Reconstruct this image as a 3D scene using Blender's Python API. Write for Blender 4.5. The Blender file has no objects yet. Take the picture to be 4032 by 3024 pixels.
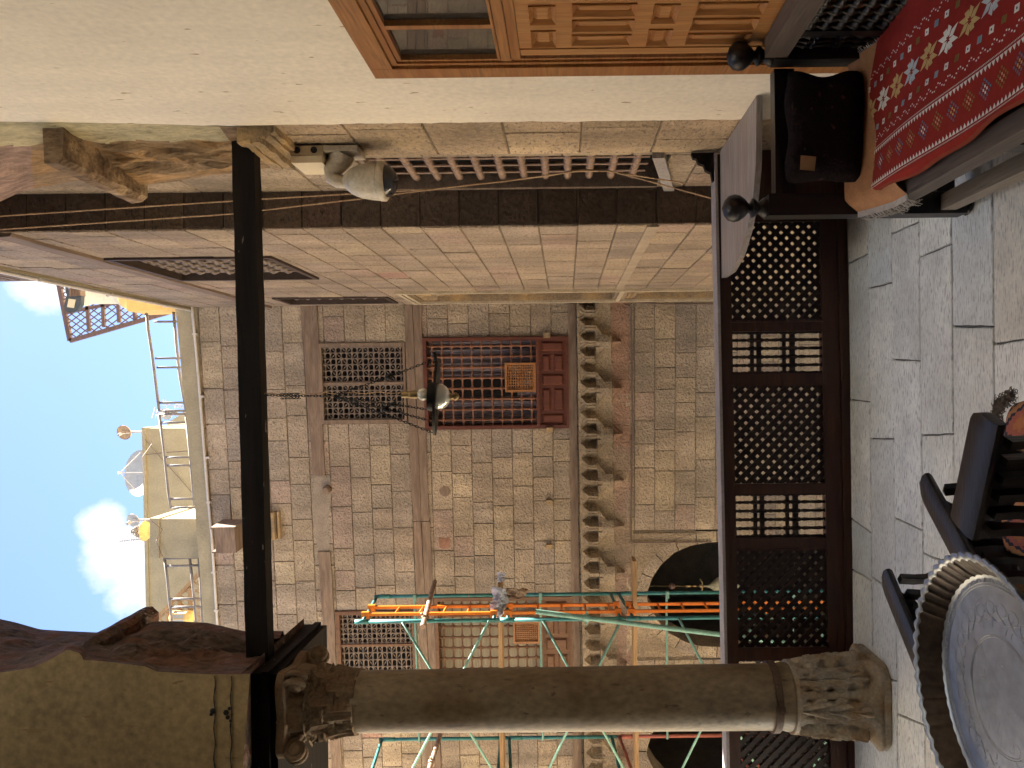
import bpy, math, random
from mathutils import Vector, Matrix, noise
R = math.radians
S = bpy.context.scene
COL = S.collection
# ------------------------------------------------------------------ camera
F, PX0, PY0, TH = 3028.0, 2225.0, 1530.0, 0.012      # focal length (px of the 4032 px photograph), principal point, roll
CZ = 1.6
cam_d = bpy.data.cameras.new('camera'); cam = bpy.data.objects.new('camera', cam_d); COL.objects.link(cam); S.camera = cam
cam_d.sensor_fit = 'HORIZONTAL'; cam_d.sensor_width = 36.0; cam_d.lens = 36.0 * F / 4032
cam_d.shift_x = -(PX0 - 2016) / 4032; cam_d.shift_y = (PY0 - 1512) / 4032
cam_d.clip_start = 0.05; cam_d.clip_end = 2000
rv = Vector((-TH, 0, -1)).normalized(); uv_ = Vector((1, 0, -TH)).normalized(); bv = rv.cross(uv_)
M = Matrix((rv, uv_, bv)).transposed().to_4x4(); M.translation = Vector((0, 0, CZ)); cam.matrix_world = M
# ------------------------------------------------------------------ world and sun
SUN = Vector((0.52, 0.45, 1.20)).normalized()
w = bpy.data.worlds.new("World"); S.world = w; w.use_nodes = True
nt = w.node_tree; nt.nodes.clear()
def N(nt, t, **k):
    n = nt.nodes.new(t)
    for a, b in k.items(): setattr(n, a, b)
    return n
wo = N(nt, 'ShaderNodeOutputWorld'); bg = N(nt, 'ShaderNodeBackground'); bg.inputs[1].default_value = 0.05
sky = N(nt, 'ShaderNodeTexSky', sky_type='NISHITA', sun_disc=False)
sky.sun_elevation = math.asin(SUN.z); sky.sun_rotation = math.atan2(SUN.x, SUN.y); sky.dust_density = 0.25; sky.ozone_density = 1.5; sky.air_density = 0.45
tc = N(nt, 'ShaderNodeTexCoord'); no = N(nt, 'ShaderNodeTexNoise'); no.inputs['Scale'].default_value = 9; no.inputs['Detail'].default_value = 12; no.inputs['Roughness'].default_value = .62
nt.links.new(tc.outputs['Generated'], no.inputs['Vector'])
def blob(px, py, r0, r1):                            # a cloud bank in one part of the sky (a direction)
    d = Vector((((PY0 - py) + TH * (PX0 - px)) / F, 1, ((PX0 - px) - TH * (PY0 - py)) / F)).normalized()
    dp = N(nt, 'ShaderNodeVectorMath', operation='DOT_PRODUCT'); nt.links.new(tc.outputs['Generated'], dp.inputs[0]); dp.inputs[1].default_value = d
    mr = N(nt, 'ShaderNodeMapRange'); mr.inputs[1].default_value = math.cos(r1); mr.inputs[2].default_value = math.cos(r0)
    nt.links.new(dp.outputs['Value'], mr.inputs[0]); return mr.outputs[0]
def mth(op, a, b):
    n = N(nt, 'ShaderNodeMath', operation=op)
    for i, v in enumerate((a, b)):
        if isinstance(v, (int, float)): n.inputs[i].default_value = v
        else: nt.links.new(v, n.inputs[i])
    return n.outputs[0]
m1 = mth('MAXIMUM', blob(470, 2190, .0, .060), mth('MAXIMUM', blob(560, 2340, .0, .055), blob(400, 2060, 0, .038)))
m2 = mth('MAXIMUM', blob(200, 1150, .0, .045), blob(150, 1110, 0, .04))
mm = mth('MAXIMUM', m1, m2)
cl = N(nt, 'ShaderNodeMapRange'); cl.inputs[1].default_value = .74; cl.inputs[2].default_value = .98
nt.links.new(mth('ADD', mth('MULTIPLY', mm, .50), no.outputs['Fac']), cl.inputs[0])
mx = N(nt, 'ShaderNodeMix', data_type='RGBA'); nt.links.new(cl.outputs[0], mx.inputs[0]); nt.links.new(sky.outputs[0], mx.inputs[6]); mx.inputs[7].default_value = (2.2, 2.3, 2.4, 1)
nt.links.new(mx.outputs[2], bg.inputs[0]); nt.links.new(bg.outputs[0], wo.inputs[0])
sd = bpy.data.lights.new('sun', 'SUN'); sd.energy = 5.0; sd.angle = R(.5); sd.color = (1, .95, .86)
so = bpy.data.objects.new('sun', sd); COL.objects.link(so); so.rotation_euler = SUN.to_track_quat('Z', 'Y').to_euler()
S.view_settings.view_transform = 'Standard'; S.view_settings.look = 'None'; S.view_settings.gamma = 1; S.view_settings.exposure = 3.6
S.cycles.max_bounces = 10; S.cycles.diffuse_bounces = 7; S.cycles.glossy_bounces = 3; S.cycles.transmission_bounces = 4
S.cycles.use_denoising = True; S.cycles.sample_clamp_indirect = 8
# ------------------------------------------------------------------ places: a pixel of the photograph on a known plane
def ray(x, y):
    a, b = PX0 - x, PY0 - y
    return (b + TH * a) / F, (a - TH * b) / F
def P(x, y, Y):
    u, v = ray(x, y); return Vector((u * Y, Y, CZ + v * Y))
def PXp(x, y, X):
    u, v = ray(x, y); return P(x, y, X / u)
def PZ(x, y, z):
    u, v = ray(x, y); return P(x, y, (z - CZ) / v)
FD, FM = 9.82, 0.11
FN = Vector((-FM, -1, 0)).normalized()
def FW(x, y, n=0.0):                                  # on the far wall, n metres proud of it
    u, v = ray(x, y); return P(x, y, FD / (1 + FM * u)) + FN * n
# ------------------------------------------------------------------ mesh builder
class MB:
    def __init__(s): s.v = []; s.f = []; s.c = []
    def quad(s, *p, c=None): 
        b = len(s.v); s.v += [Vector(q) for q in p]; s.f.append(tuple(range(b, b + len(p)))); s.c.append(c)
    def box(s, a, b, c=None):
        x0, y0, z0 = a; x1, y1, z1 = b
        s.hexa([(x0,y0,z0),(x1,y0,z0),(x1,y1,z0),(x0,y1,z0),(x0,y0,z1),(x1,y0,z1),(x1,y1,z1),(x0,y1,z1)], c)
    def hexa(s, p, c=None):
        b = len(s.v); s.v += [Vector(q) for q in p]
        for f in ((0,3,2,1),(4,5,6,7),(0,1,5,4),(1,2,6,5),(2,3,7,6),(3,0,4,7)): s.f.append(tuple(b+i for i in f)); s.c.append(c)
    def bar(s, p, q, w, h, up=(0,0,1), c=None):        # square bar from p to q
        p, q = Vector(p), Vector(q); d = (q - p).normalized(); sd = d.cross(Vector(up)).normalized(); u = sd.cross(d)
        a, b = sd * w / 2, u * h / 2
        s.hexa([p-a-b, p+a-b, q+a-b, q-a-b, p-a+b, p+a+b, q+a+b, q-a+b], c)
    def prism(s, poly, ext, c=None):
        e = Vector(ext); n = len(poly); b = len(s.v); s.v += [Vector(q) for q in poly] + [Vector(q) + e for q in poly]
        s.f.append(tuple(range(b + n - 1, b - 1, -1))); s.f.append(tuple(range(b + n, b + 2 * n))); s.c += [c, c]
        for i in range(n): j = (i + 1) % n; s.f.append((b+i, b+j, b+n+j, b+n+i)); s.c.append(c)
    def rings(s, rings, cap=True, c=None, closed=True):
        b = len(s.v); n = len(rings[0])
        for r in rings: s.v += [Vector(q) for q in r]
        for k in range(len(rings) - 1):
            for i in range(n if closed else n - 1):
                j = (i + 1) % n; s.f.append((b+k*n+i, b+k*n+j, b+(k+1)*n+j, b+(k+1)*n+i)); s.c.append(c)
        if cap and closed:
            s.f.append(tuple(range(b + n - 1, b - 1, -1))); s.f.append(tuple(b + (len(rings)-1)*n + i for i in range(n))); s.c += [c, c]
    def tube(s, pts, r, n=8, c=None):
        pts = [Vector(p) for p in pts]; rr = []; up = None
        for i, p in enumerate(pts):
            d = (pts[min(i+1, len(pts)-1)] - pts[max(i-1, 0)]).normalized()
            if up is None: up = Vector((0,0,1)) if abs(d.z) < .9 else Vector((1,0,0))
            a = d.cross(up).normalized(); up = a.cross(d).normalized()
            q = r[i] if isinstance(r, (list, tuple)) else r
            rr.append([p + (a*math.cos(t) + up*math.sin(t))*q for t in [2*math.pi*k/n for k in range(n)]])
        s.rings(rr, c=c)
    def lathe(s, prof, o=(0,0,0), ax=(0,0,1), n=16, c=None, fn=None):   # prof: (radius, height along axis)
        o = Vector(o); ax = Vector(ax).normalized(); t = Vector((1,0,0)) if abs(ax.x) < .8 else Vector((0,1,0))
        a = ax.cross(t).normalized(); b = ax.cross(a)
        s.rings([[o + ax*h + (a*math.cos(q) + b*math.sin(q))*(r * (fn(q, h) if fn else 1)) for q in [2*math.pi*k/n for k in range(n)]] for r, h in prof], c=c)
    def grid(s, fn, nu, nv, c=None):
        b = len(s.v)
        for j in range(nv + 1):
            for i in range(nu + 1): s.v.append(Vector(fn(i / nu, j / nv)))
        for j in range(nv):
            for i in range(nu):
                k = b + j*(nu+1) + i; s.f.append((k, k+1, k+nu+2, k+nu+1)); s.c.append(c(((i+.5)/nu), ((j+.5)/nv)) if callable(c) else c)
    def spin(s, p, q, nodes, rt, rb, n=6, c=None, kl=1.4):  # turned spindle: beads at nodes (0..1)
        p, q = Vector(p), Vector(q); L = (q - p).length; pr = [(rt, 0)]
        for t in nodes:
            h = t * L
            pr += [(rt, h - rb*kl), (rb*.75, h - rb*.6), (rb, h), (rb*.75, h + rb*.6), (rt, h + rb*kl)]
        pr.append((rt, L)); pr.sort(key=lambda e: e[1]) ; s.lathe(pr, p, q - p, n, c)
    def build(s, name, m, parent=None, smooth=False, loc=None):
        me = bpy.data.meshes.new(name); me.from_pydata([tuple(v) for v in s.v], [], s.f)
        if any(c is not None for c in s.c):
            at = me.color_attributes.new('Col', 'FLOAT_COLOR', 'CORNER'); k = 0; buf = []
            for f, c in zip(s.f, s.c):
                c = c or (.3,.3,.3); buf += [c[0], c[1], c[2], 1.0] * len(f)
            at.data.foreach_set('color', buf)
        if smooth: me.polygons.foreach_set('use_smooth', [True] * len(me.polygons))
        me.materials.append(m); me.update()
        o = bpy.data.objects.new(name, me); COL.objects.link(o)
        off = Vector((0,0,0))
        if parent is not None:
            o.parent = parent; q = parent
            while q is not None: off += q.location; q = q.parent
        if loc is not None: o.location = Vector(loc) - off; off = off + o.location
        if off.length: me.transform(Matrix.Translation(-off))
        return o
def smooth_by_angle(o, a=40):
    me = o.data
    for p in me.polygons: p.use_smooth = True
    try: me.set_sharp_from_angle(angle=R(a))
    except Exception: pass
def tag(o, label=None, cat=None, group=None, kind=None):
    for k, v in (('label', label), ('category', cat), ('group', group), ('kind', kind)):
        if v: o[k] = v
    return o
def thing(name, loc, label, cat, group=None):
    o = bpy.data.objects.new(name, None); o.location = loc; o.empty_display_size = .1; COL.objects.link(o); return tag(o, label, cat, group)
# ------------------------------------------------------------------ materials
def mat(name, col, rough=.8, var=.25, vs=6.0, fine=60.0, bump=.3, bs=.01, stretch=(1,1,1), attr=False, metal=0, col2=None, spec=.3, speck=None, spk_w=.03, streak=0):
    m = bpy.data.materials.new(name); m.use_nodes = True; t = m.node_tree; L = t.links; b = t.nodes['Principled BSDF']
    b.inputs['Roughness'].default_value = rough; b.inputs['Metallic'].default_value = metal; b.inputs['Specular IOR Level'].default_value = spec
    tc = N(t, 'ShaderNodeTexCoord'); mp = N(t, 'ShaderNodeMapping'); mp.inputs['Scale'].default_value = stretch; L.new(tc.outputs['Object'], mp.inputs[0])
    n1 = N(t, 'ShaderNodeTexNoise'); n1.inputs['Scale'].default_value = vs; n1.inputs['Detail'].default_value = 6; L.new(mp.outputs[0], n1.inputs[0])
    n2 = N(t, 'ShaderNodeTexNoise'); n2.inputs['Scale'].default_value = fine; n2.inputs['Detail'].default_value = 4; L.new(mp.outputs[0], n2.inputs[0])
    if attr: a = N(t, 'ShaderNodeAttribute', attribute_name='Col'); src = a.outputs['Color']
    else: a = N(t, 'ShaderNodeRGB'); a.outputs[0].default_value = (*col, 1); src = a.outputs[0]
    if col2:
        rp = N(t, 'ShaderNodeMapRange'); rp.inputs[1].default_value = .42; rp.inputs[2].default_value = .62; L.new(n1.outputs['Fac'], rp.inputs[0])
        mc = N(t, 'ShaderNodeMix', data_type='RGBA'); L.new(rp.outputs[0], mc.inputs[0]); L.new(src, mc.inputs[6]); mc.inputs[7].default_value = (*col2, 1); src = mc.outputs[2]
    ad = N(t, 'ShaderNodeMath', operation='ADD'); L.new(n1.outputs['Fac'], ad.inputs[0]); L.new(n2.outputs['Fac'], ad.inputs[1])
    mr = N(t, 'ShaderNodeMapRange'); mr.inputs[1].default_value = .6; mr.inputs[2].default_value = 1.4; mr.inputs[3].default_value = 1 - var*1.6; mr.inputs[4].default_value = 1 + var*1.6; L.new(ad.outputs[0], mr.inputs[0])
    vm = N(t, 'ShaderNodeVectorMath', operation='SCALE'); L.new(src, vm.inputs[0]); L.new(mr.outputs[0], vm.inputs['Scale']); src = vm.outputs[0]
    if streak:
        mp4 = N(t, 'ShaderNodeMapping'); mp4.inputs['Scale'].default_value = (2.2, 2.2, .35); L.new(tc.outputs['Object'], mp4.inputs[0])
        n4 = N(t, 'ShaderNodeTexNoise'); n4.inputs['Scale'].default_value = 1.6; n4.inputs['Detail'].default_value = 7; n4.inputs['Roughness'].default_value = .65; L.new(mp4.outputs[0], n4.inputs[0])
        r4 = N(t, 'ShaderNodeMapRange'); r4.inputs[1].default_value = .36; r4.inputs[2].default_value = .62; r4.inputs[3].default_value = 1 - streak; r4.inputs[4].default_value = 1 + streak*.6; L.new(n4.outputs['Fac'], r4.inputs[0])
        v4 = N(t, 'ShaderNodeVectorMath', operation='SCALE'); L.new(src, v4.inputs[0]); L.new(r4.outputs[0], v4.inputs['Scale']); src = v4.outputs[0]
    if speck:                                          # dark or coloured flecks of their own shape: (scale, threshold, colour, stretch)
        sc, th, cc, st = speck[:4]
        mp2 = N(t, 'ShaderNodeMapping'); mp2.inputs['Scale'].default_value = st; mp2.inputs['Rotation'].default_value = (0, 0, R(speck[4]) if len(speck) > 4 else 0); L.new(tc.outputs['Object'], mp2.inputs[0])
        n3 = N(t, 'ShaderNodeTexNoise'); n3.inputs['Scale'].default_value = sc; n3.inputs['Detail'].default_value = 3; L.new(mp2.outputs[0], n3.inputs[0])
        r3 = N(t, 'ShaderNodeMapRange'); r3.inputs[1].default_value = th; r3.inputs[2].default_value = th + spk_w; L.new(n3.outputs['Fac'], r3.inputs[0])
        m3 = N(t, 'ShaderNodeMix', data_type='RGBA'); L.new(r3.outputs[0], m3.inputs[0]); L.new(src, m3.inputs[6]); m3.inputs[7].default_value = (*cc, 1); src = m3.outputs[2]
    L.new(src, b.inputs['Base Color'])
    if bump:
        bp = N(t, 'ShaderNodeBump'); bp.inputs['Strength'].default_value = bump; bp.inputs['Distance'].default_value = bs; L.new(ad.outputs[0], bp.inputs['Height']); L.new(bp.outputs[0], b.inputs['Normal'])
    return m
def wood(name, c1, c2, ax='z', rough=.55, bump=.35, g=26, spec=.35):
    s = {'x': (.07,1,1), 'y': (1,.07,1), 'z': (1,1,.07)}[ax]
    return mat(name, c1, rough, .28, g, g*4, bump, .004, s, col2=c2, spec=spec)
m_stone = mat('block_stone', (0,0,0), .9, .22, 2.3, 38, 1.0, .03, attr=True, speck=(46, .575, (.20,.155,.12), (.55,.55,1.5)), spk_w=.10, streak=.24)
m_mortar = mat('mortar', (.17,.135,.10), .95, .2)
m_mortar_side = m_mortar
m_plast = mat('ivory_plaster', (.77,.68,.54), .8, .09, 1.3, 35, .15, .008, speck=(9, .69, (.45,.34,.21), (3.0,3.0,1.0)), streak=.05)
m_plast_far = mat('cream_render', (.31,.26,.165), .9, .14, 4, 40, .3, .01, speck=(9, .70, (.3,.24,.15), (1,1,.5)))
m_ochre = mat('ochre_paint', (.60,.40,.14), .8, .12, 8, 60, .2, .006)
m_cream = mat('cream_paint', (.66,.58,.42), .8, .1, 8, 60, .2, .006)
m_jamb = mat('tan_jamb_stone', (.30,.22,.135), .9, .25, 5, 60, 1.0, .012, col2=(.37,.25,.12))
m_carve = mat('broken_carved_stone', (.20,.13,.075), .9, .4, 9, 45, 1.0, .03, (1,1,.45), col2=(.30,.21,.12))
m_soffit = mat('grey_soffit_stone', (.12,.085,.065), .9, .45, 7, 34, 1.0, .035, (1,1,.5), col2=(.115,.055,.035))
m_marble = mat('column_marble', (.235,.185,.115), .5, .30, 2.6, 40, .35, .006, (1,1,.6), col2=(.125,.085,.045), speck=(34, .66, (.11,.08,.05), (1,1,.4)))
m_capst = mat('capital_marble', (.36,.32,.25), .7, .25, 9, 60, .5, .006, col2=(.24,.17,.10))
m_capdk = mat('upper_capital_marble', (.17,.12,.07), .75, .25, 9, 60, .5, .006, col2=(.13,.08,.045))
m_iron = mat('rusty_iron', (.09,.055,.035), .7, .3, 30, 90, .4, .003)
m_black = mat('black_iron', (.012,.011,.010), .6, .2, 30, 90, .3, .002)
m_beam = mat('dark_beam_wood', (.0045,.0035,.003), .6, .3, 20, 90, .4, .004, (.07,1,1), col2=(.010,.006,.0045), spec=.15, speck=(30, .70, (.20,.16,.13), (.35,1,1)))
m_rail = wood('dark_red_wood', (.062,.022,.011), (.033,.013,.007), 'x', .4)
m_raily = wood('dark_lattice_wood', (.028,.013,.008), (.017,.008,.005), 'z', .5)
m_grey = wood('worn_grey_wood', (.30,.27,.26), (.22,.19,.17), 'x', .55)
m_ledge = mat('pale_top_wood', (.30,.27,.27), .6, .15, 10, 60, .2, .003)  # paler than the wood of the rail under it
m_dark = wood('black_brown_wood', (.008,.0055,.0045), (.014,.009,.007), 'x', .38, spec=.5)
m_darkz = wood('black_brown_upright_wood', (.007,.005,.004), (.013,.009,.007), 'z', .45, spec=.5)
m_benchy = wood('grey_brown_rail_wood', (.12,.095,.08), (.075,.055,.045), 'y', .5)
m_oak = wood('honey_door_wood', (.42,.20,.062), (.29,.115,.030), 'z', .45)
m_oaky = wood('honey_frame_wood', (.36,.155,.045), (.24,.09,.025), 'y', .45)
m_timber = wood('weathered_timber', (.25,.175,.12), (.14,.095,.065), 'x', .85, .8, 20)
m_timy = wood('weathered_side_timber', (.22,.155,.11), (.13,.09,.065), 'y', .85, .8, 20)
m_redw = wood('red_brown_window_wood', (.13,.038,.020), (.075,.022,.013), 'z', .5)
m_brnw = wood('brown_window_wood', (.17,.085,.04), (.10,.045,.022), 'z', .6)
m_hatch = wood('orange_hatch_wood', (.34,.15,.05), (.22,.09,.03), 'z', .5)
m_spin = mat('grey_spindle_wood', (.19,.145,.11), .7, .25, 20, 90, .3, .003)
m_spinr = mat('reddish_spindle_wood', (.20,.085,.045), .6, .25, 20, 90, .3, .003)
m_spinp = mat('pinkish_spindle_wood', (.26,.17,.12), .6, .25, 20, 90, .3, .003)
m_void = mat('unlit_room_shade', (.012,.010,.009), .9, .1)  # near-black sheets standing for the shade of unlit rooms behind windows
m_curt = mat('curtain_cloth', (.20,.17,.18), .9, .45, 7, 20, .3, .02, (6,6,.25))
m_blind = mat('pale_blind', (.36,.31,.22), .9, .2, 7, 20, .3, .02, (.4,.4,4))
m_teal = mat('teal_paint', (.030,.14,.135), .45, .25, 12, 60, .15, .002, speck=(26, .68, (.20,.12,.07), (1,1,1)))
m_mint = mat('mint_paint', (.15,.28,.22), .5, .25, 12, 60, .15, .002, speck=(26, .67, (.25,.18,.12), (1,1,1)))
m_orange = mat('orange_paint', (.55,.14,.010), .45, .12, 12, 60, .1, .002)
m_redox = mat('red_oxide_paint', (.30,.09,.06), .6, .2, 12, 60, .15, .002)
m_rustp = mat('tan_rusty_pipe', (.30,.20,.14), .6, .4, 16, 60, .2, .002)
m_plank = wood('plank_wood', (.36,.22,.10), (.28,.165,.075), 'x', .8, .3)
m_cloth = mat('grey_cloth', (.42,.42,.46), .9, .15, 20, 90, .4, .003)
m_clothb = mat('brown_cloth', (.30,.20,.13), .9, .2, 20, 90, .4, .003)
m_pipe = mat('white_pvc', (.55,.50,.44), .5, .1)
m_cable = mat('dark_conduit', (.16,.11,.09), .7, .1)
m_grail = mat('grey_rail_paint', (.17,.15,.14), .6, .2)
m_dish = mat('dish_paint', (.36,.35,.32), .5, .12, 8, 40, .05, .002)
m_dishb = mat('rusty_dish', (.33,.22,.12), .6, .4, 14, 60, .1, .002)
m_ant = mat('antenna_metal', (.35,.33,.33), .5, .1)
m_cctv = mat('camera_housing', (.48,.42,.32), .4, .2, 14, 60, .05, .002, speck=(20, .70, (.17,.11,.06), (1,1,.3)), spec=.5)
m_box = mat('beige_plastic', (.42,.33,.20), .5, .1, spec=.5)
m_lid = mat('cream_plastic', (.66,.56,.38), .5, .06, spec=.5)
m_rope = mat('hemp_rope', (.40,.27,.16), .9, .3, 60, 200, .6, .003)
m_glob = mat('opal_glass', (.75,.72,.62), .2, .03, spec=.6)
m_brass = mat('aged_brass', (.35,.26,.13), .4, .2, metal=.6)
m_tray = mat('tinned_copper', (.36,.39,.42), .36, .22, 5, 26, .25, .004, metal=.7, col2=(.29,.31,.335))
m_floorst = mat('floor_limestone', (0,0,0), .42, .10, 6, 60, .5, .004, attr=True, speck=(24, .54, (.42,.43,.42), (1,6,1), 38), spk_w=.12, streak=.10)
m_joint = mat('floor_joint', (.17,.165,.15), .9, .2)
m_ground = mat('courtyard_paving', (.56,.47,.34), .9, .15, 3, 30, .4, .01)
m_pillow = mat('dark_pillow_cloth', (.010,.004,.0045), .95, .5, 40, 120, .8, .006, speck=(34, .68, (.07,.03,.03), (1,1,1)))
m_tan = mat('tan_rug_back', (.40,.20,.10), .95, .15, 30, 200, .6, .003)
m_fringe = mat('white_fringe', (.50,.47,.44), .95, .15)
m_dkfr = mat('brown_fringe', (.16,.13,.11), .95, .3)
m_kilim = mat('kilim_wool', (0,0,0), .95, .09, 30, 260, .6, .003, attr=True)
m_label = mat('paper_tag', (.36,.23,.12), .9, .05)
m_led = mat('led_panel', (.55,.50,.36), .4, .05)
m_lampm = mat('floodlight_housing', (.045,.055,.07), .5, .1)
m_glass = bpy.data.materials.new('door_glass'); m_glass.use_nodes = True
_b = m_glass.node_tree.nodes['Principled BSDF']; _b.inputs['Base Color'].default_value = (.035,.035,.032,1); _b.inputs['Roughness'].default_value = .03; _b.inputs['Specular IOR Level'].default_value = 1.0; _b.inputs['IOR'].default_value = 1.9
m_dome = bpy.data.materials.new('dome_glass'); m_dome.use_nodes = True
_b = m_dome.node_tree.nodes['Principled BSDF']; _b.inputs['Base Color'].default_value = (.02,.02,.025,1); _b.inputs['Roughness'].default_value = .04; _b.inputs['IOR'].default_value = 1.6
m_bowl = bpy.data.materials.new('lamp_glass'); m_bowl.use_nodes = True
_b = m_bowl.node_tree.nodes['Principled BSDF']; _b.inputs['Base Color'].default_value = (.62,.66,.62,1); _b.inputs['Roughness'].default_value = .12; _b.inputs['Transmission Weight'].default_value = .45
# ------------------------------------------------------------------ masonry
PAL = [((.268,.208,.145), 7), ((.252,.200,.145), 5), ((.290,.226,.152), 4), ((.238,.188,.138), 3), ((.272,.200,.148), 1.4), ((.305,.240,.158), 1.2), ((.30,.185,.135), .2), ((.222,.178,.135), 1.2)]
def pick(rnd, pal=PAL):
    t = rnd.random() * sum(w for _, w in pal)
    for c, w_ in pal:
        t -= w_
        if t <= 0: break
    k = rnd.uniform(.93, 1.07)*1.28; return tuple(q * k for q in c)
def masonry(mb, mo, fr, u0, u1, z0, z1, h, opens, seed, wmin=.26, wmax=.6, tint=(1,1,1), pal=PAL, rough=.007):
    rnd = random.Random(seed); z = z0
    while z < z1 - .01:
        zt = min(z + h, z1); segs = []
        cuts = sorted({u0, u1, *[min(max(v, u0), u1) for o in opens for v in o[:2]]})
        off = rnd.random()
        for a, b in zip(cuts[:-1], cuts[1:]):
            if b - a < .004: continue
            lo, hi, mid = z, zt, (a + b) / 2; pieces = [(lo, hi)]
            for (oa, ob, oc, od) in opens:
                if oa < mid < ob:
                    nx = []
                    for (p, q) in pieces:
                        if od <= p or oc >= q: nx.append((p, q)); continue
                        if oc > p + .02: nx.append((p, oc))
                        if od < q - .02: nx.append((od, q))
                    pieces = nx
            for pq in pieces: segs.append((a, b, *pq))
        # join neighbours with the same height
        j = []
        for sgm in segs:
            if j and abs(j[-1][1] - sgm[0]) < 1e-6 and abs(j[-1][2] - sgm[2]) < 1e-6 and abs(j[-1][3] - sgm[3]) < 1e-6: j[-1] = (j[-1][0], sgm[1], sgm[2], sgm[3])
            else: j.append(sgm)
        for (a, b, p, q) in j:
            mo.quad(fr(a, p, -.010), fr(b, p, -.010), fr(b, q, -.010), fr(a, q, -.010))
            x = a; first = True
            while x < b - 1e-4:
                wd = rnd.uniform(wmin, wmax) * (rnd.uniform(.4, 1) if first else 1); first = False
                e = min(x + wd, b)
                if b - e < .12: e = b
                g = .0018 + .0016*(rnd.random()**2); n = rnd.uniform(0, rough); c = tuple(s_*t_ for s_, t_ in zip(pick(rnd, pal), tint)); i = .005
                jt = [rnd.uniform(-.0022, .0022) for _ in range(8)]
                o = [(x+g+jt[0], p+g+jt[1]), (e-g+jt[2], p+g+jt[3]), (e-g+jt[4], q-g+jt[5]), (x+g+jt[6], q-g+jt[7])]
                inn = [(x+g+i, p+g+i), (e-g-i, p+g+i), (e-g-i, q-g-i), (x+g+i, q-g-i)]
                mb.quad(*[fr(s1, s2, n) for s1, s2 in inn], c=c)
                for k in range(4):
                    k2 = (k + 1) % 4
                    mb.quad(fr(*o[k], -.011), fr(*o[k2], -.011), fr(*inn[k2], n), fr(*inn[k], n), c=c)
                x = e
        z = zt
# ================================================================== SETTING
def struct(mb, name, m): return tag(mb.build(name, m), kind='structure')
b = MB(); b.box((-40, 4.7, -2.6), (40, 60, -2.35)); struct(b, 'courtyard_ground', m_ground)
# loggia floor: slabs laid in rows, with the joints of the photograph
rnd = random.Random(3); fl = MB()
rowx = [3312, 3348, 3425, 3519, 3628, 3755, 3917, 4120]; rowY = [4.52] + [1.6*F/(x-PX0) for x in rowx[1:]]
while rowY[-1] > -3.2: rowY.append(rowY[-1] - rnd.uniform(.25, .33))
joints = {0: [], 1: [(3385,1015),(3385,1581),(3385,2078),(3385,2262)], 2: [(3470,1128),(3470,1720),(3470,2305),(3470,2640)], 3: [(3570,1426),(3570,2065),(3570,2420)],
          4: [(3690,984),(3690,1701),(3690,2200)], 5: [(3840,1296),(3840,1962)], 6: [(3980,1341)]}
pal_f = [((.62,.63,.61), 4), ((.64,.65,.62), 4), ((.58,.61,.61), 2), ((.64,.62,.56), 1.5)]
for k in range(len(rowY) - 1):
    ya, yb = rowY[k], rowY[k+1]
    js = [P(x, y, 1)[0] * (1.6 / ((x - PX0) / F)) for x, y in joints.get(k, [])]
    if k == 0: js = [-2.1, -.9, .5]
    js = sorted(js); lo, hi = -4.75, 1.34
    while not js or js[0] > lo + .9: js.insert(0, (js[0] if js else hi) - rnd.uniform(.45, .85))
    while js[-1] < hi - .7: js.append(js[-1] + rnd.uniform(.5, .8))
    js = [lo] + [j for j in js if lo + .1 < j < hi - .1] + [hi]; sls = [0] + [(rnd.uniform(-.03, .03) if j > -1.2 else -.07) for j in js[1:-1]] + [0]; ji = 0
    for a, c in zip(js[:-1], js[1:]):
        sla, slc = sls[ji], sls[ji+1]; ji += 1; g = .0030; z = rnd.uniform(-.0015, .0015); cc = pick(rnd, pal_f)
        pts = [(a + g, yb + g), (c - g, yb + g), (c - g + slc, ya - g), (a + g + sla, ya - g)]
        n = 6; ring = []                              # slightly worn, wavering edges
        for q in range(4):
            p0, p1 = Vector((*pts[q], 0)), Vector((*pts[(q+1) % 4], 0)); nn = (p1 - p0).normalized().cross(Vector((0,0,1)))
            for t in range(n): ring.append(p0.lerp(p1, t / n) + nn * (rnd.uniform(-.003, .001) if t else -.002))
        top = [(p.x, p.y, z) for p in ring]; cen = sum(ring, Vector()) / len(ring)
        inn = [(cen.x + (p.x-cen.x)*.985, cen.y + (p.y-cen.y)*.97, z + .0035) for p in ring]; bot = [(p.x, p.y, -.03) for p in ring]
        L = len(top)
        for q in range(L):
            q2 = (q + 1) % L; fl.quad(bot[q], bot[q2], top[q2], top[q], c=cc); fl.quad(top[q], top[q2], inn[q2], inn[q], c=cc)
        fl.quad(*inn, c=cc)
struct(fl, 'loggia_floor', m_floorst)
b = MB(); b.box((-4.8, -3.3, -.25), (1.4, 4.55, -.012)); struct(b, 'floor_bed', m_joint)
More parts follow.
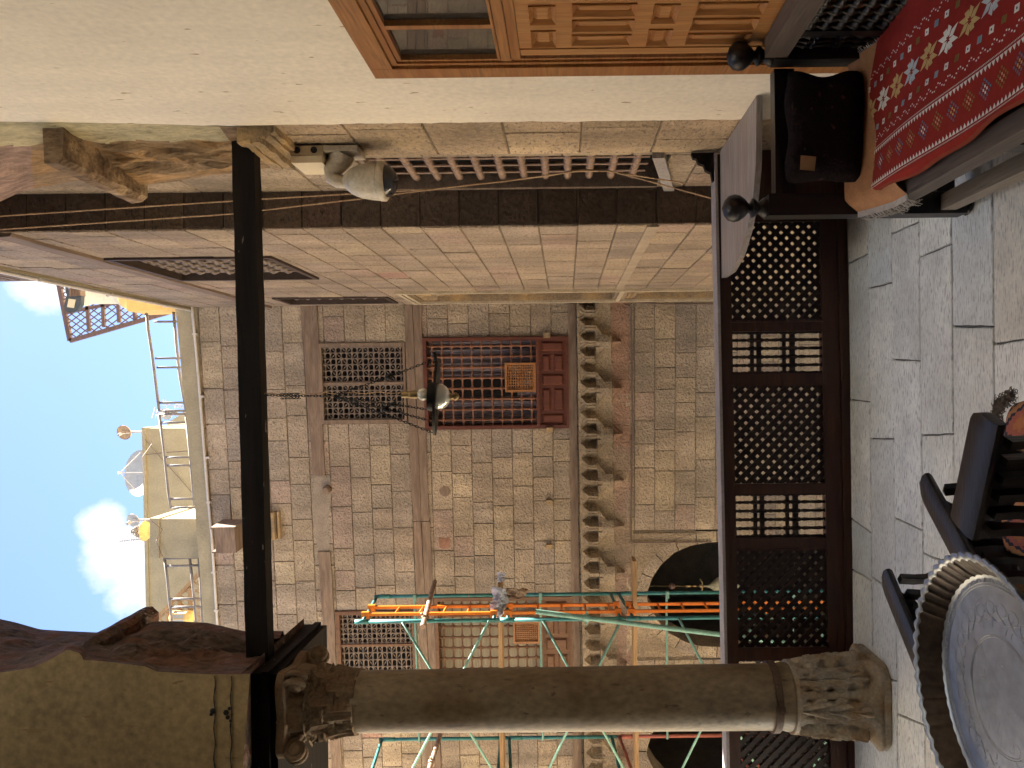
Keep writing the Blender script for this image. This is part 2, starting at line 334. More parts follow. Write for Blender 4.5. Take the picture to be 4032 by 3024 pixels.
# ================================================================== PLASTERED SIDE WALL of the loggia (X = 1.32)
WX = 1.32
wall = thing('plaster_wall', (WX, 2.5, 0), 'ivory plastered side wall of the loggia, spotted and stained, around the panelled door', 'wall')
dY0, dY1, dz = 1.55, 3.20, 2.375                       # door opening
b = MB()
def jitter_edge(z): return 3.80 + .02*noise.noise(Vector((0, 0, z*3))) + .012*noise.noise(Vector((4, 0, z*14)))
b.box((WX, -3.3, 0), (1.9, dY0, 6.0)); b.box((WX, dY0, dz), (1.9, dY1, 6.0))
zs = [i*.05 for i in range(121)]
for z0, z1 in zip(zs[:-1], zs[1:]):
    e0, e1 = jitter_edge(z0), jitter_edge(z1)
    b.quad((WX, dY1, z0), (WX, e0, z0), (WX, e1, z1), (WX, dY1, z1)); b.quad((WX, e0, z0), (WX+.03, e0+.004, z0), (WX+.03, e1+.004, z1), (WX, e1, z1))
b.quad((WX, dY1, 0), (1.9, dY1, 0), (1.9, dY1, dz), (WX, dY1, dz))
b.build('plaster_face', m_plast, wall)
b = MB()
def jfr(u, z, n): return Vector((WX + .012 - n, u, z))
mo = MB(); masonry(b, mo, jfr, 3.74, 4.36, -.1, 3.2, .40, [], 11, .3, .7, pal=[((.30,.22,.14), 3), ((.34,.25,.155), 2), ((.27,.20,.125), 2)], rough=.003)
b.build('jamb_stone', m_stone, wall); mo.build('jamb_mortar', mat('jamb_mortar_fill', (.28,.205,.13), .95, .25), wall)
b = MB(); b.box((WX+.02, 3.75, -4), (1.9, 4.34, 3.15)); b.build('wall_core', m_mortar_side, wall)
# spring mouldings where the arch stands on the jamb, and the broken ledge above
b = MB()
for z0, z1, x0 in ((3.03, 3.055, 1.292), (3.055, 3.08, 1.275), (3.08, 3.11, 1.285), (3.11, 3.15, 1.250), (3.15, 3.175, 1.268), (3.175, 3.22, 1.255)):
    b.rings([[(WX+.03, y, z0), (x0 + .016*noise.noise(Vector((y*9, z0*20, 0))), y, z0), (x0 - .004 + .020*noise.noise(Vector((y*9, z0*20, 3))), y, z1), (WX+.03, y, z1)] for y in [3.83 + .03*i for i in range(18)]])
b.build('spring_moulding', m_jamb, wall)
# ------------------------------------------------------------------ ARCADE WALL: arch on the column and the side wall
arc = thing('arcade_wall', (-1.6, 4.1, 3.2), 'plastered arch wall on the column with broken carved brown stone edge', 'wall')
YN, YF = 3.72, 4.62
Ln = [(985,2655),(816,2655),(620,2645),(575,2625),(493,2614),(400,2603),(329,2598),(316,2572),(266,2557),(210,2590),(133,2627),(60,2640),(0,2648)]
Lf = [(1115,2484),(955,2484),(816,2452),(740,2448),(700,2446),(640,2446),(601,2448),(480,2500),(380,2490),(250,2484),(158,2478),(60,2450),(0,2437)]
def res(pl, n):                                       # resample a polyline to n points
    d = [0]
    for a, c in zip(pl[:-1], pl[1:]): d.append(d[-1] + (Vector(c) - Vector(a)).length)
    out = []
    for i in range(n):
        t = d[-1]*i/(n-1); k = 0
        while k < len(pl) - 2 and d[k+1] < t: k += 1
        out.append(Vector(pl[k]).lerp(Vector(pl[k+1]), (t-d[k])/max(1e-9, d[k+1]-d[k])))
    return out
apex = (-.05, 5.75)
def side(nearpx, farpx, nn):
    a = [P(x, y, YN) for x, y in nearpx]; c = [P(x, y, YF) for x, y in farpx]; return res(a, nn), res(c, nn)
NL, FL = side(Ln, Lf, 60)
zt = NL[-1].z; zf = FL[-1].z
def arcto(p, n=14, Y=YN): return [Vector((p.x + (apex[0]-p.x)*(t**1.5), Y, p.z + (apex[1]-p.z)*math.sin(t*math.pi/2)**.9)) for t in [(i+1)/n for i in range(n)]]
LN, LF = NL + arcto(NL[-1]), FL + arcto(FL[-1], Y=YF)
# right spring: the near edge runs straight up the corner of the plaster wall
Rn = [(1010,503),(900,500),(700,492),(500,487),(300,483),(120,481),(0,480)]
Rf = [(1175,650),(1100,655),(886,687),(840,690),(765,702),(650,721),(544,728),(440,716),(297,712),(101,747),(0,794)]
def PXY(x, y, X):
    return PXp(x, y, X)
NR = res([PXp(x, y, WX - .001) for x, y in Rn], 60); FR = res([P(x, y, 4.5) for x, y in Rf], 60)
RN = NR + [Vector((p.x, NR[-1].y, p.z)) for p in arcto(NR[-1])]; RF = FR + arcto(FR[-1], Y=4.5)
def rough_sheet(near, far, nv, amp, seed, fn=None, colf=None):
    mb = MB(); n = len(near)
    def f(u, v):
        i = v * (n - 1); k = min(int(i), n - 2); t = i - k
        a = near[k].lerp(near[k+1], t); c = far[k].lerp(far[k+1], t); p = a.lerp(c, u)
        w_ = min(u, 1-u)*4; w_ = min(1, w_)
        d = (noise.noise(Vector((seed, p.y*5, p.z*7))) + .5*noise.noise(Vector((seed, p.y*13, p.z*11)))) * amp * w_
        if fn: d += fn(u, v, p) * w_
        return p + Vector((d, 0, .15*d))
    mb.grid(f, 40, nv, c=colf); return mb
def carve(u, v, p):                                    # layered broken foliage carving
    z = p.z
    if not 3.25 < z < 4.12: return 0
    m_ = min(1, (z-3.25)*6, (4.12-z)*6)
    f = noise.noise(Vector((z*2.2, p.y*9, 1))); f = abs(f)**.6
    r = abs(math.sin(p.y*26 + 3*noise.noise(Vector((z*3, p.y*3, 7)))))
    return m_*(.05*f + .022*r - .03)
def to_part(mb, name, m, par, sm=True):
    o = mb.build(name, m, par, smooth=sm); return o
cut = 44
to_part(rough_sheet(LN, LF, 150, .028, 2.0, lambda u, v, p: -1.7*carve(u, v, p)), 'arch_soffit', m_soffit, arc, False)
def rcol(u, v):
    i = min(int(v*(len(RN)-1)), len(RN)-1); z = RN[i].z; e = .28 + .07*noise.noise(Vector((z*4, 1, 2))) + .03*noise.noise(Vector((z*15, 5, 2)))
    if z > 3.30 and u < e: return (.50,.43,.26)
    g = 1 + .45*noise.noise(Vector((u*6, z*8, 4))) + .3*noise.noise(Vector((u*25, z*12, 4)))
    base = (.30,.20,.15) if z > 4.16 else (.27,.18,.10) if noise.noise(Vector((u*5, z*3, 8))) > -.1 else (.33,.20,.09)
    return tuple(q*g for q in base)
m_rcol = mat('right_arch_stone', (0,0,0), .9, .25, 9, 45, 1.0, .03, (1,1,.45), attr=True)
sh = rough_sheet(RN, RF, 150, .016, 9.0, lambda u, v, p: carve(u, v, p)*(1.6 if u > .3 else 0), rcol)
to_part(sh, 'arch_soffit', m_rcol, arc, False)
# plaster front over column, left bay arch for the light, wall above
b = MB()
bay = [Vector((x, YN, z)) for x, z in ((-1.86,3.185),(-1.95,4.4),(-2.3,5.0),(-3.2,5.75),(-4.1,5.0),(-4.45,4.4),(-4.55,3.185))]
front = LN + [Vector((apex[0], YN, 7.3)), Vector((-4.9, YN, 7.3)), Vector((-4.9, YN, 3.185))] + bay[::-1]
b.v += front; b.f.append(tuple(range(len(front)))); b.c.append(None)
fr2 = [p for p in RN] + [Vector((apex[0], 3.85, 7.3)), Vector((1.9, 3.85, 7.3)), Vector((1.9, 3.85, 3.1))]
k = len(b.v); b.v += fr2; b.f.append(tuple(range(k, k + len(fr2)))); b.c.append(None)
b.build('plaster_front', mat('shade_toned_olive_plaster', (.26,.19,.095), .8, .28, 1.4, 30, .2, .008, speck=(6, .66, (.20,.13,.06), (3.4,3.4,1.0))), arc)  # olive plaster, its colour darkened for the shade on this face
b = MB()
back = LF + [Vector((apex[0], YF, 7.3)), Vector((-4.9, YF, 7.3)), Vector((-4.9, YF, 3.185))] + [Vector((p.x, YF, p.z)) for p in bay[::-1]]
b.v += back; b.f.append(tuple(range(len(back)))[::-1]); b.c.append(None)
bk2 = RF + [Vector((apex[0], 4.5, 7.3)), Vector((1.9, 4.5, 7.3)), Vector((1.9, 4.5, 3.1)), Vector((1.33, 4.5, 3.1))]
k = len(b.v); b.v += bk2; b.f.append(tuple(range(k, k + len(bk2)))[::-1]); b.c.append(None)
for p, q in zip(bay[:-1], bay[1:]): b.quad(p, q, q + Vector((0, YF-YN, 0)), p + Vector((0, YF-YN, 0)))
b.quad((-4.9,YN,7.3),(1.9,YN,7.3),(1.9,YF,7.3),(-4.9,YF,7.3)); b.quad((-1.86,YN,3.185),(-1.36,YN,3.185),(-1.36,YF,3.185),(-1.86,YF,3.185))
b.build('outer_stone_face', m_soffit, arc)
b = MB()                                               # broken ledge stones, left and right
def ledge(x_in, x_out, y0, y1, z0, z1, sgn, tilt=0.0):
    rr = []
    for i in range(22):
        y = y0 + (y1-y0)*i/21; j = lambda s: .012*noise.noise(Vector((y*7, s*3.1, z0*5)))
        zo = tilt*(i/21)
        rr.append([(x_out, y, z0+zo), (x_in + sgn*.03 + j(1), y, z0 + j(2)+zo), (x_in + j(3), y, z0 + .035 + j(4)+zo), (x_in + j(5), y, z1 - .01 + j(6)+zo), (x_out, y, z1+zo)])
    b.rings(rr)
ledge(-1.315, -1.5, 3.95, 4.75, 4.13, 4.22, -1)
b.build('broken_ledge', m_soffit, arc)
b = MB(); ledge(1.135, 1.34, 3.78, 4.58, 4.05, 4.155, 1, .02); b.build('broken_ledge', m_carve, arc)
b = MB()                                               # two dark seams and soot spots on the plaster above the column
for x0 in (845, 910):
    pts = [P(x0 + 3*math.sin(i*.7), 2662 + i*13, YN - .004) for i in range(30)]; b.tube(pts, [.0022 + .004*max(0, noise.noise(Vector((i*.9, x0, 0)))) for i in range(30)], 6)
for (x, y, r) in ((838, 2800, .016), (832, 2812, .010), (890, 2806, .016), (903, 2790, .010), (896, 2825, .012), (908, 2838, .008)):
    b.lathe([(0, -.004), (r, -.002), (r*.7, .005), (0, .007)], P(x, y, YN), (0, -1, 0), 9)
b.build('soot_seam', m_black, arc)
# ------------------------------------------------------------------ rest of the loggia shell (above and behind the camera)
hx0, hx1, hy0, hy1 = -1.5, 1.25, .9, 3.45               # added roof opening; its unseen shaft sends bounced sun down to the floor
b = MB()
for q in ((-4.9, -3.3, hx0, 3.70), (hx1, -3.3, 1.95, 3.70), (hx0, -3.3, hx1, hy0), (hx0, hy1, hx1, 3.70)): b.box((q[0], q[1], 5.95), (q[2], q[3], 6.2))
tag(b.build('ceiling', m_beam), kind='structure')
ls = thing('added_light_shaft', (0, 2.2, 6.2), 'tall plastered light shaft added unseen above the roof to light the floor', 'shaft')
b = MB(); b.box((hx1, hy0-.2, 6.2), (hx1+.2, hy1+.25, 12.2)); b.box((hx0, hy1+.001, 6.2), (hx1-.001, hy1+.25, 12.2)); b.box((hx0-.2, hy0-.2, 6.2), (hx0-.001, hy1+.25, 12.2)); b.box((hx0, hy0-.2, 6.2), (hx1-.001, hy0-.001, 12.2)); b.build('added_shaft_wall', mat('pale_whitewash', (.76,.75,.72), .9, .05), ls)
sh = thing('loggia_back_wall', (-1.7, -3.3, 0), 'brown panelled back and end walls of the loggia behind the viewer', 'wall')
b = MB(); b.box((-4.9, -3.5, 0), (1.95, -3.3, 5.95)); b.box((-5.0, -3.3, 0), (-4.8, 3.7, 5.95)); b.build('plaster_face', mat('old_brown_panelling', (.16,.11,.07), .8, .2), sh)
# ================================================================== TIE BEAM
b = MB()
pa, pb = P(911, 611, 4.02), P(969, 2600, 4.02)
def beam_sec(p, t):
    j = lambda s: .004*noise.noise(Vector((t*14, s, 0)))
    h, d = .116, .085
    return [(p.x, p.y + j(1), p.z + j(2)), (p.x, p.y + d, p.z + j(3)), (p.x, p.y + d, p.z - h + j(4)), (p.x, p.y + j(5), p.z - h + j(6))]
pa = pa + Vector((.12, 0, 0)); pb = pb + Vector((-.03, 0, 0))
b.rings([beam_sec(pa.lerp(pb, i/40), i/40) for i in range(41)])
tag(b.build('tie_beam', m_beam), 'dark wooden tie beam spanning the open arch from jamb to column', 'beam')
# ================================================================== COLUMN
CX, CY, CR = -1.622, 4.02, .160
colm = thing('column', (CX, CY, 0), 'stone column with carved capital and upturned carved capital as its base', 'column')
def shaft_r(z): t = (z - .46)/2.2; return .165 - .012*t
b = MB(); prof = []
for i in range(46):
    z = .455 + (2.70-.455)*i/45; prof.append((shaft_r(z), z))
prof = [(.17, .455), (.172, .475)] + prof[1:] + [(.150, 2.705)]
b.lathe(prof, (CX, CY, 0), n=48, fn=lambda q, h: 1 + .012*noise.noise(Vector((q*1.5, h*3, 2))))
smooth_by_angle(b.build('shaft', m_marble, colm), 50)
b = MB(); b.lathe([(.168,.522),(.178,.522),(.178,.556),(.166,.556)], (CX, CY, 0), n=48); b.box((CX-.012, CY-.19, .518), (CX+.014, CY-.165, .56))
b.build('iron_band', m_iron, colm)
def capital(z0, z1, flip, r0, hw, m, name, seed, rot=0):
    """Corinthian capital: bell growing from radius r0 to a square abacus of half width hw; flip=True stands it upside down."""
    H = z1 - z0
    zz = (lambda t: z1 - t*H) if flip else (lambda t: z0 + t*H)     # t: 0 at the shaft end, 1 at the abacus end
    b = MB(); n = 96 if not flip else 208
    def rad(q, t):
        c = max(abs(math.cos(q)), abs(math.sin(q))); sq = hw / c
        if t > .86:
            k = min(1, (t-.86)/(.09 if flip else .03)); conc = 1 - .13*(1 - abs(math.cos(2*q))) * 0
            mid = abs(math.cos(2*q)) ; sqc = sq * (1 - .10*(mid**3)); sqc = min(sqc, hw*1.28)
            base = r0 + (hw*.92 - r0)*(.86**2.2); return base + (sqc - base)*k
        base = r0 + (hw*.92 - r0)*(t**2.2)
        tier = .0
        if flip:
            a = ((q + math.pi/8) % (math.pi/4))/(math.pi/4) - .5; u = (t - .04)/.82
            if 0 < u < 1:
                lob = .5 + .5*math.cos(u*21); wd = (.16 + .30*math.sin(math.pi*u**.8))*(.62 + .38*lob)
                e = (wd - abs(a))/.05
                tier = .034*min(1, max(0, e))*(.5 + .6*u) + .010*math.cos(abs(a)*30 - u*16)*(e > 0) - .016*(abs(a) < .025)*(e > 0)
                tier -= .030*math.exp(-((abs(a)-.30)**2/.0016 + (((u*3.3) % 1) - .5)**2/.03))
            if t < .05: tier = .012
            return base + tier
        for (tb, th, ph, am) in ((.0, .42, 0, .032), (.26, .36, math.pi/8, .030)):
            u = (t - tb)/th
            if 0 < u < 1.0:
                a = ((q - ph + math.pi/8) % (math.pi/4)) / (math.pi/4) - .5
                wd = .46*(1 - u**3)**.5
                lob = abs(math.sin(u*13)) * .06
                e = (wd - lob - abs(a))/.10
                if e > 0: tier = max(tier, am*min(1, e)*(.45 + .8*u*u) + .006*math.cos(a*34) - .008*(abs(a) < .03))
        fl_ = .010*abs(math.sin(q*12)) * (.6 < t < .86)
        return base + tier + fl_
    rings = []
    for i in range(91):
        t = i/90; z = zz(t)
        rings.append([(CX + rad(q, t)*math.cos(q), CY + rad(q, t)*math.sin(q), z + .003*noise.noise(Vector((q*4, t*9, seed)))) for q in [2*math.pi*k/n + rot for k in range(n)]])
    b.rings(rings); body = b.build(name, m, colm); smooth_by_angle(body, 55)
    if flip: return body
    lf = MB()                                          # curling acanthus tips, their lobed blades standing proud of the bell
    for tier, (tb, th, ph, num) in enumerate(((.02, .46, 0, 8), (.28, .44, math.pi/8, 8))):
        for k in range(num):
            q0 = ph + k*math.pi/4 + rot
            def pt(u, v, th_=0):
                t = tb + th*(u if u < .85 else .85 - (u-.85)*.5); o = .008 + .040*u**3
                lob = 1 + .28*math.cos(u*20)
                wdt = .088*(math.sin(math.pi*min(1, u*.92+.08))**.55)*lob
                base = r0 + (hw*.92 - r0)*(min(1, t)**2.2)
                rr = base + o - .020*(abs(v)*2)**2 + .006*math.cos(v*30) + th_
                a = q0 + (v*wdt)/(.17 + .06*t)*2
                return Vector((CX + rr*math.cos(a), CY + rr*math.sin(a), zz(t)))
            lf.grid(lambda u, v: pt(v, u - .5), 12, 22); lf.grid(lambda u, v: pt(v, u - .5, -.012), 12, 22)
    smooth_by_angle(lf.build('acanthus_leaf', m, body), 60)
    vo = MB()                                          # corner volutes
    for k in range(4):
        q = math.pi/4 + k*math.pi/2 + rot; d = Vector((math.cos(q), math.sin(q), 0)); s = Vector((-d.y, d.x, 0)); t = .74
        c = Vector((CX, CY, zz(t))) + d*(hw*1.16)
        up = Vector((0, 0, -1 if flip else 1))
        pts = []; rr = []
        for i in range(40):
            a = i/39*math.pi*4.2; r_ = .052*(1 - i/52); pts.append(c - d*(r_*math.cos(a)) + up*(r_*math.sin(a))); rr.append(.017*(1 - i/70))
        pts = [c - d*.20 - up*.10, c - d*.10 - up*.02] + pts; rr = [.012, .016] + rr
        for off in (-.022, .022): vo.tube([p + s*off for p in pts], rr, 7)
        vo.lathe([(.0, -.045), (.03, -.045), (.034, 0), (.03, .045), (0, .045)], c, s, 12)
    vo.build('volute', m, body, smooth=True)
    return body
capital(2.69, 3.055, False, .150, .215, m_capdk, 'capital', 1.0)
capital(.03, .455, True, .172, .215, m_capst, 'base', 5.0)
b = MB(); b.lathe([(.23,-.002),(.24,.01),(.235,.034)], (CX, CY, 0), n=48, fn=lambda q, h: min(1.0/max(abs(math.cos(q)), abs(math.sin(q))), 1.22)*.93); b.build('plinth', m_capst, colm)
b = MB()                                               # wooden impost
for x1, z0, z1 in ((-1.41, 3.055, 3.09), (-1.39, 3.09, 3.125), (-1.405, 3.125, 3.20)): b.box((-3.2, 3.84 - (x1+1.41), z0), (x1, 4.64, z1))
b.build('impost_block', m_beam, colm)
# ================================================================== WOODEN RAILING with lattice panels
RY = 4.36
rail = thing('lattice_railing', (-.3, RY, 0), 'dark red brown wooden railing of lattice and baluster panels closing the arch', 'railing')
def rp(x, y, n=0): return P(x, y, RY - n)
SL = .0083                                             # the rail is not quite level
def rz(x, y): p = P(x + 0*SL, y, RY); return p.x, p.z
def lx(x, y): return x + SL*(y - 1530)                 # px of a line parallel to the rail
Xr, Xl = 1.31, -2.75
def zof(xpx, X):                                       # height of a rail line at X
    y = 1530 - X/RY*F; u, v = ray(xpx + (y-1530)*.0203, y); return CZ + v*RY
xs_ref = 2825 - .0203*0
def rbar(mb, xa, xb, Xa, Xb, n0, n1):                  # horizontal member between px xa..xb (at y=1530)
    mb.hexa([(Xa, RY-n0, zof(xb, Xa)), (Xb, RY-n0, zof(xb, Xb)), (Xb, RY-n1, zof(xb, Xb)), (Xa, RY-n1, zof(xb, Xa)), (Xa, RY-n0, zof(xa, Xa)), (Xb, RY-n0, zof(xa, Xb)), (Xb, RY-n1, zof(xa, Xb)), (Xa, RY-n1, zof(xa, Xa))])
b = MB(); rbar(b, 2825, 2836, Xl, Xr, .05, -.07); b.build('top_rail_cap', m_ledge, rail)
b = MB(); rbar(b, 2837, 2883, Xl, Xr, .03, -.03); b.build('top_rail', m_rail, rail)
b = MB(); rbar(b, 3236, 3300, Xl, Xr, .03, -.03); rbar(b, 3301, 3337, Xl, Xr, .045, -.045); b.build('bottom_rail', m_rail, rail)
pan = []; y = 874
def Xof(y, x=3040): return P(x, y, RY).x
spans = [('l', 874, 1267), ('b', 1306, 1471), ('l', 1516, 1905), ('b', 1943, 2114), ('l', 2158, 2547), ('b', 2595, 2760), ('l', 2800, 3190)]
edges = [400] + [v for s_ in spans for v in s_[1:]] + [3300]
for i in range(0, len(edges), 2):
    a, c = Xof(edges[i]), Xof(edges[i+1]); b = MB()
    b.hexa([(c, RY-.028, zof(3236, c)), (a, RY-.028, zof(3236, a)), (a, RY+.028, zof(3236, a)), (c, RY+.028, zof(3236, c)), (c, RY-.028, zof(2883, c)), (a, RY-.028, zof(2883, a)), (a, RY+.028, zof(2883, a)), (c, RY+.028, zof(2883, c))])
    b.build('stile', m_rail, rail)
PT = .0316
for kind, ya, yb in spans:
    a, c = Xof(yb), Xof(ya); zb, zt_ = zof(3240, (a+c)/2), zof(2880, (a+c)/2)
    if kind == 'l':
        b = MB(); s_ = PT*2; hw = .0125
        for sg, off in ((1, .0034), (-1, -.0034)):
            k = -60
            while k < 60:
                # line  x = x0 + t, z = zb + sg*t ; clip to the rectangle
                c0 = k*s_/1.0
                pts = []
                for t in (0,):
                    pass
                # x - sg*z = const
                cst = a - sg*zb + c0
                cand = []
                for X in (a, c):
                    z = (X - cst)/sg
                    if zb-1e-6 <= z <= zt_+1e-6: cand.append((X, z))
                for z in (zb, zt_):
                    X = cst + sg*z
                    if a-1e-6 <= X <= c+1e-6: cand.append((X, z))
                if len(cand) >= 2:
                    cand.sort(); p, q = cand[0], cand[-1]
                    if q[0]-p[0] > .004: b.bar((p[0], RY+off, p[1]), (q[0], RY+off, q[1]), .0062, hw*2.2, up=(0,0,1) )
                k += 1
        b.build('lattice_panel', m_raily, rail)
        b = MB()                                       # thin moulding round the panel
        for (x0, x1, z0, z1) in ((a-.004, a+.006, zb, zt_), (c-.006, c+.004, zb, zt_)): b = MB(); b.box((x0, RY-.034, z0), (x1, RY-.02, z1)); b.build('panel_moulding', m_rail, rail)
    else:
        b = MB(); H = zt_ - zb; n = 6
        for i in range(n):
            X = a + (c-a)*(i+.0)/(n-1); X = min(max(X, a+.004), c-.004)
            pr = [(.0075, 0)]
            for seg in ((0, .30), (.36, .40), (.44, .67), (.72, .75), (.79, 1.0)):
                z0, z1 = seg[0]*H, seg[1]*H
                if z1 - z0 > .08:
                    pr += [(.013, z0+.004), (.0065, z0+.018), (.0105, z0+.03), (.0075, (z0+z1)/2+.01), (.0115, z1-.035), (.007, z1-.018), (.013, z1-.004)]
                else: pr += [(.013, z0+.004), (.009, (z0+z1)/2), (.013, z1-.004)]
            pr.append((.0075, H)); pr.sort(key=lambda e: e[1]); b.lathe(pr, (X, RY, zb), n=8)
        b.build('baluster_panel', m_raily, rail, smooth=True)
        for t0, t1 in ((.30, .36), (.40, .44), (.67, .72), (.75, .79)): b = MB(); b.box((a, RY-.007, zb+t0*H), (c, RY+.007, zb+t1*H)); b.build('cross_bar', m_raily, rail)
# ogee bracket at the wall end
b = MB(); prf = [(0,0),(0,.13),(.03,.12),(.035,.10),(.06,.09),(.07,.06),(.10,.05),(.115,.02),(.16,.012),(.16,0)]
b.prism([(WX+.0-x, RY-.03, .742+z) for x, z in prf], (0, .04, 0)); b.build('ogee_bracket', m_beam, rail)
# ================================================================== CORNER SHELF
shp = [(2979,424),(2977,560),(2976,650),(2963,795),(2942,903),(2913,1004),(2877,1070),(2846,1091)]
top = [PZ(x, y, .716) for x, y in shp]; top = [Vector((1.318, top[0].y, .716))] + res(top[1:], 26)
top[-1].y = RY - .052; poly = top + [Vector((1.318, RY - .052, .716))]
b = MB(); b.prism([p - Vector((0, 0, .028)) for p in poly], (0, 0, .028)); b.build
tag(b.build('corner_shelf', wood('pale_worn_shelf_wood', (.33,.30,.29), (.24,.19,.165), 'x', .5)), 'rounded pale worn wooden shelf fixed in the corner above the railing', 'shelf')
# ================================================================== PANELLED DOOR
door = thing('panelled_door', (WX, 2.4, 0), 'honey brown wooden door with carved panels and a glazed transom', 'door')
b = MB(); fx0, fx1 = WX-.022, WX+.05
def pz(z): return z
b.box((fx0, 3.108, 0), (fx1, 3.198, 2.372)); b.box((fx0, 1.55, 2.282), (fx1, 3.106, 2.372)); b.box((fx0+.012, 3.085, 0), (fx1, 3.106, 2.28)); b.box((fx0+.012, 1.55, 2.258), (fx1, 3.083, 2.28))
b.box((fx0, 1.50, 0), (fx1, 1.545, 2.28)); b.box((WX-.002, 3.068, 0), (fx1, 3.083, 2.256)); b.box((WX-.002, 1.55, 2.238), (fx1, 3.066, 2.256))
b.build('door_frame', m_oaky, door)
b = MB()
b.box((WX-.012, 1.55, 1.80), (fx1, 3.066, 1.838)); b.box((WX-.002, 1.55, 1.762), (fx1, 3.066, 1.798)); b.box((WX-.01, 1.55, 1.842), (WX+.04, 3.066, 1.852))
tr = b.build('transom_bar', m_oaky, door)
b = MB(); 
for yy in (2.775, 2.475, 2.175, 1.875): b.box((WX-.004, yy, 1.854), (WX+.04, yy+.03, 2.236))
b.build('mullion', m_oaky, door)
for y0, y1 in ((2.806, 3.066), (2.506, 2.774), (2.206, 2.474), (1.906, 2.174)):
    b = MB(); b.box((WX+.018, y0, 1.853), (WX+.024, y1, 2.237)); b.build('window_pane', m_glass, door)
b = MB(); b.box((WX+.022, 1.55, 0), (WX+.06, 3.04, 1.76)); b.build('leaf_board', m_oak, door)
lf = MB(); pn = MB(); X0, X1 = WX+.002, WX+.021
cols_sq = [(2.835, 2.967), (2.650, 2.785), (2.46, 2.60), (2.27, 2.41)]; cols_tl = [(2.872, 2.955), (2.757, 2.840), (2.642, 2.725), (2.46, 2.60), (2.27, 2.41)]
rows = [(1.618, 1.712, 's'), (1.335, 1.560, 't'), (1.185, 1.275, 's'), (.885, 1.125, 't'), (.735, .825, 's'), (.44, .675, 't'), (.29, .38, 's'), (.08, .23, 't')]
prev = 1.76
for z0, z1, kd in rows:
    lf.box((X0, 1.7, z1), (X1, 2.985, prev)); prev = z0; cs = cols_sq if kd == 's' else cols_tl; pv = 2.985
    for a, c in cs:
        lf.box((X0, c, z0), (X1, pv, z1)); pv = a
        # raised fielded panel with bevelled border
        o = [(a, z0), (c, z0), (c, z1), (a, z1)]; g = .016
        i1 = [(a+g, z0+g), (c-g, z0+g), (c-g, z1-g), (a+g, z1-g)]; g2 = .028; i2 = [(a+g2, z0+g2), (c-g2, z0+g2), (c-g2, z1-g2), (a+g2, z1-g2)]
        for k in range(4):
            k2 = (k+1) % 4
            pn.quad((X0-.006, *o[k]), (X0-.006, *o[k2]), (WX+.016, *i1[k2]), (WX+.016, *i1[k])); pn.quad((WX+.016, *i1[k]), (WX+.016, *i1[k2]), (WX+.006, *i2[k2]), (WX+.006, *i2[k]))
            pn.quad((X0-.006, *o[k]), (X0-.006, *o[k2]), (X0+.01, *o[k2]), (X0+.01, *o[k]))
        pn.quad(*[(WX+.006, *q) for q in i2])
    lf.box((X0, 1.7, z0), (X1, pv, z1))
lf.box((X0, 1.7, .01), (X1, 2.985, prev)); lf.box((X0-.004, 2.987, .01), (X1, 3.038, 1.758))
lf.build('leaf_rails', m_oak, door); pn.build('fielded_panel', m_oak, door)
# ================================================================== CCTV CAMERA, BOX, ROPES
cc = thing('dome_camera', (1.32, 4.22, 2.75), 'stained beige dome security camera on curved arm fixed to the stone jamb', 'security camera')
b = MB(); p0 = PXp(1400, 590, 1.32)
b.box((1.29, 4.12, 2.70), (1.319, 4.30, 2.88)); 
arm = [(1.30, 4.20, 2.80), (1.27, 4.205, 2.815), (1.235, 4.21, 2.84), (1.20, 4.21, 2.862), (1.17, 4.21, 2.86), (1.150, 4.21, 2.83), (1.147, 4.21, 2.79)]
rr = [.070, .066, .055, .046, .042, .038, .036]
b.tube(arm, rr, 16); b.build('wall_arm', m_cctv, cc, smooth=False); smooth_by_angle(cc.children[0], 40)
b = MB(); ax = Vector((.0, 0, 1)); o = Vector((1.147, 4.21, 2.588))
b.lathe([(.0,.212),(.030,.211),(.036,.205),(.040,.196),(.052,.185),(.068,.166),(.070,.162),(.082,.138),(.093,.10),(.100,.06),(.104,.02),(.105,.018),(.104,.015),(.108,.006),(.108,-.016),(.10,-.024),(.094,-.024)], o, ax, 40); smooth_by_angle(b.build('housing', m_cctv, cc), 35)
b = MB(); b.lathe([(.090,-.016)] + [(.088*math.cos(t), -.016 - .070*math.sin(t)) for t in [i*math.pi/20 for i in range(1, 10)]] + [(.001, -.0865)], o, ax, 36); b.build('glass_dome', m_dome, cc, smooth=True)
jb = thing('junction_box', (1.32, 4.2, 2.98), 'small beige electrical junction box on the jamb above the camera', 'junction box')
b = MB(); b.box((1.268, 4.12, 2.885), (1.319, 4.36, 3.06)); b.build('box_body', m_box, jb)
b = MB(); b.box((1.228, 4.125, 2.89), (1.266, 4.355, 3.055)); b.build('lid', m_lid, jb)
b = MB()
for yy, zz in ((4.18, 3.062),):
    pass
for xx, yy in ((1.294, 4.17), (1.294, 4.30)): b = MB(); b.lathe([(.001, .0), (.018, .0), (.018, .002), (.001, .002)], (xx, 4.118, 2.93 + (yy-4.17)*.7), (0, -1, 0), 14); b.build('knockout', m_black, jb)
b = MB(); b.lathe([(.001, 0), (.016, 0), (.016, .002), (.001, .002)], (1.294, 4.2, 2.883), (0, 0, -1), 14); b.build('knockout', m_black, jb)
def rope(pts, r, label):
    pl = res([Vector(p) for p in pts], 60); b = MB(); b.tube(pl, [r*(1 + .15*math.sin(i*2.1)) for i in range(60)], 7); tag(b.build('rope', m_rope, smooth=True), label, 'rope')
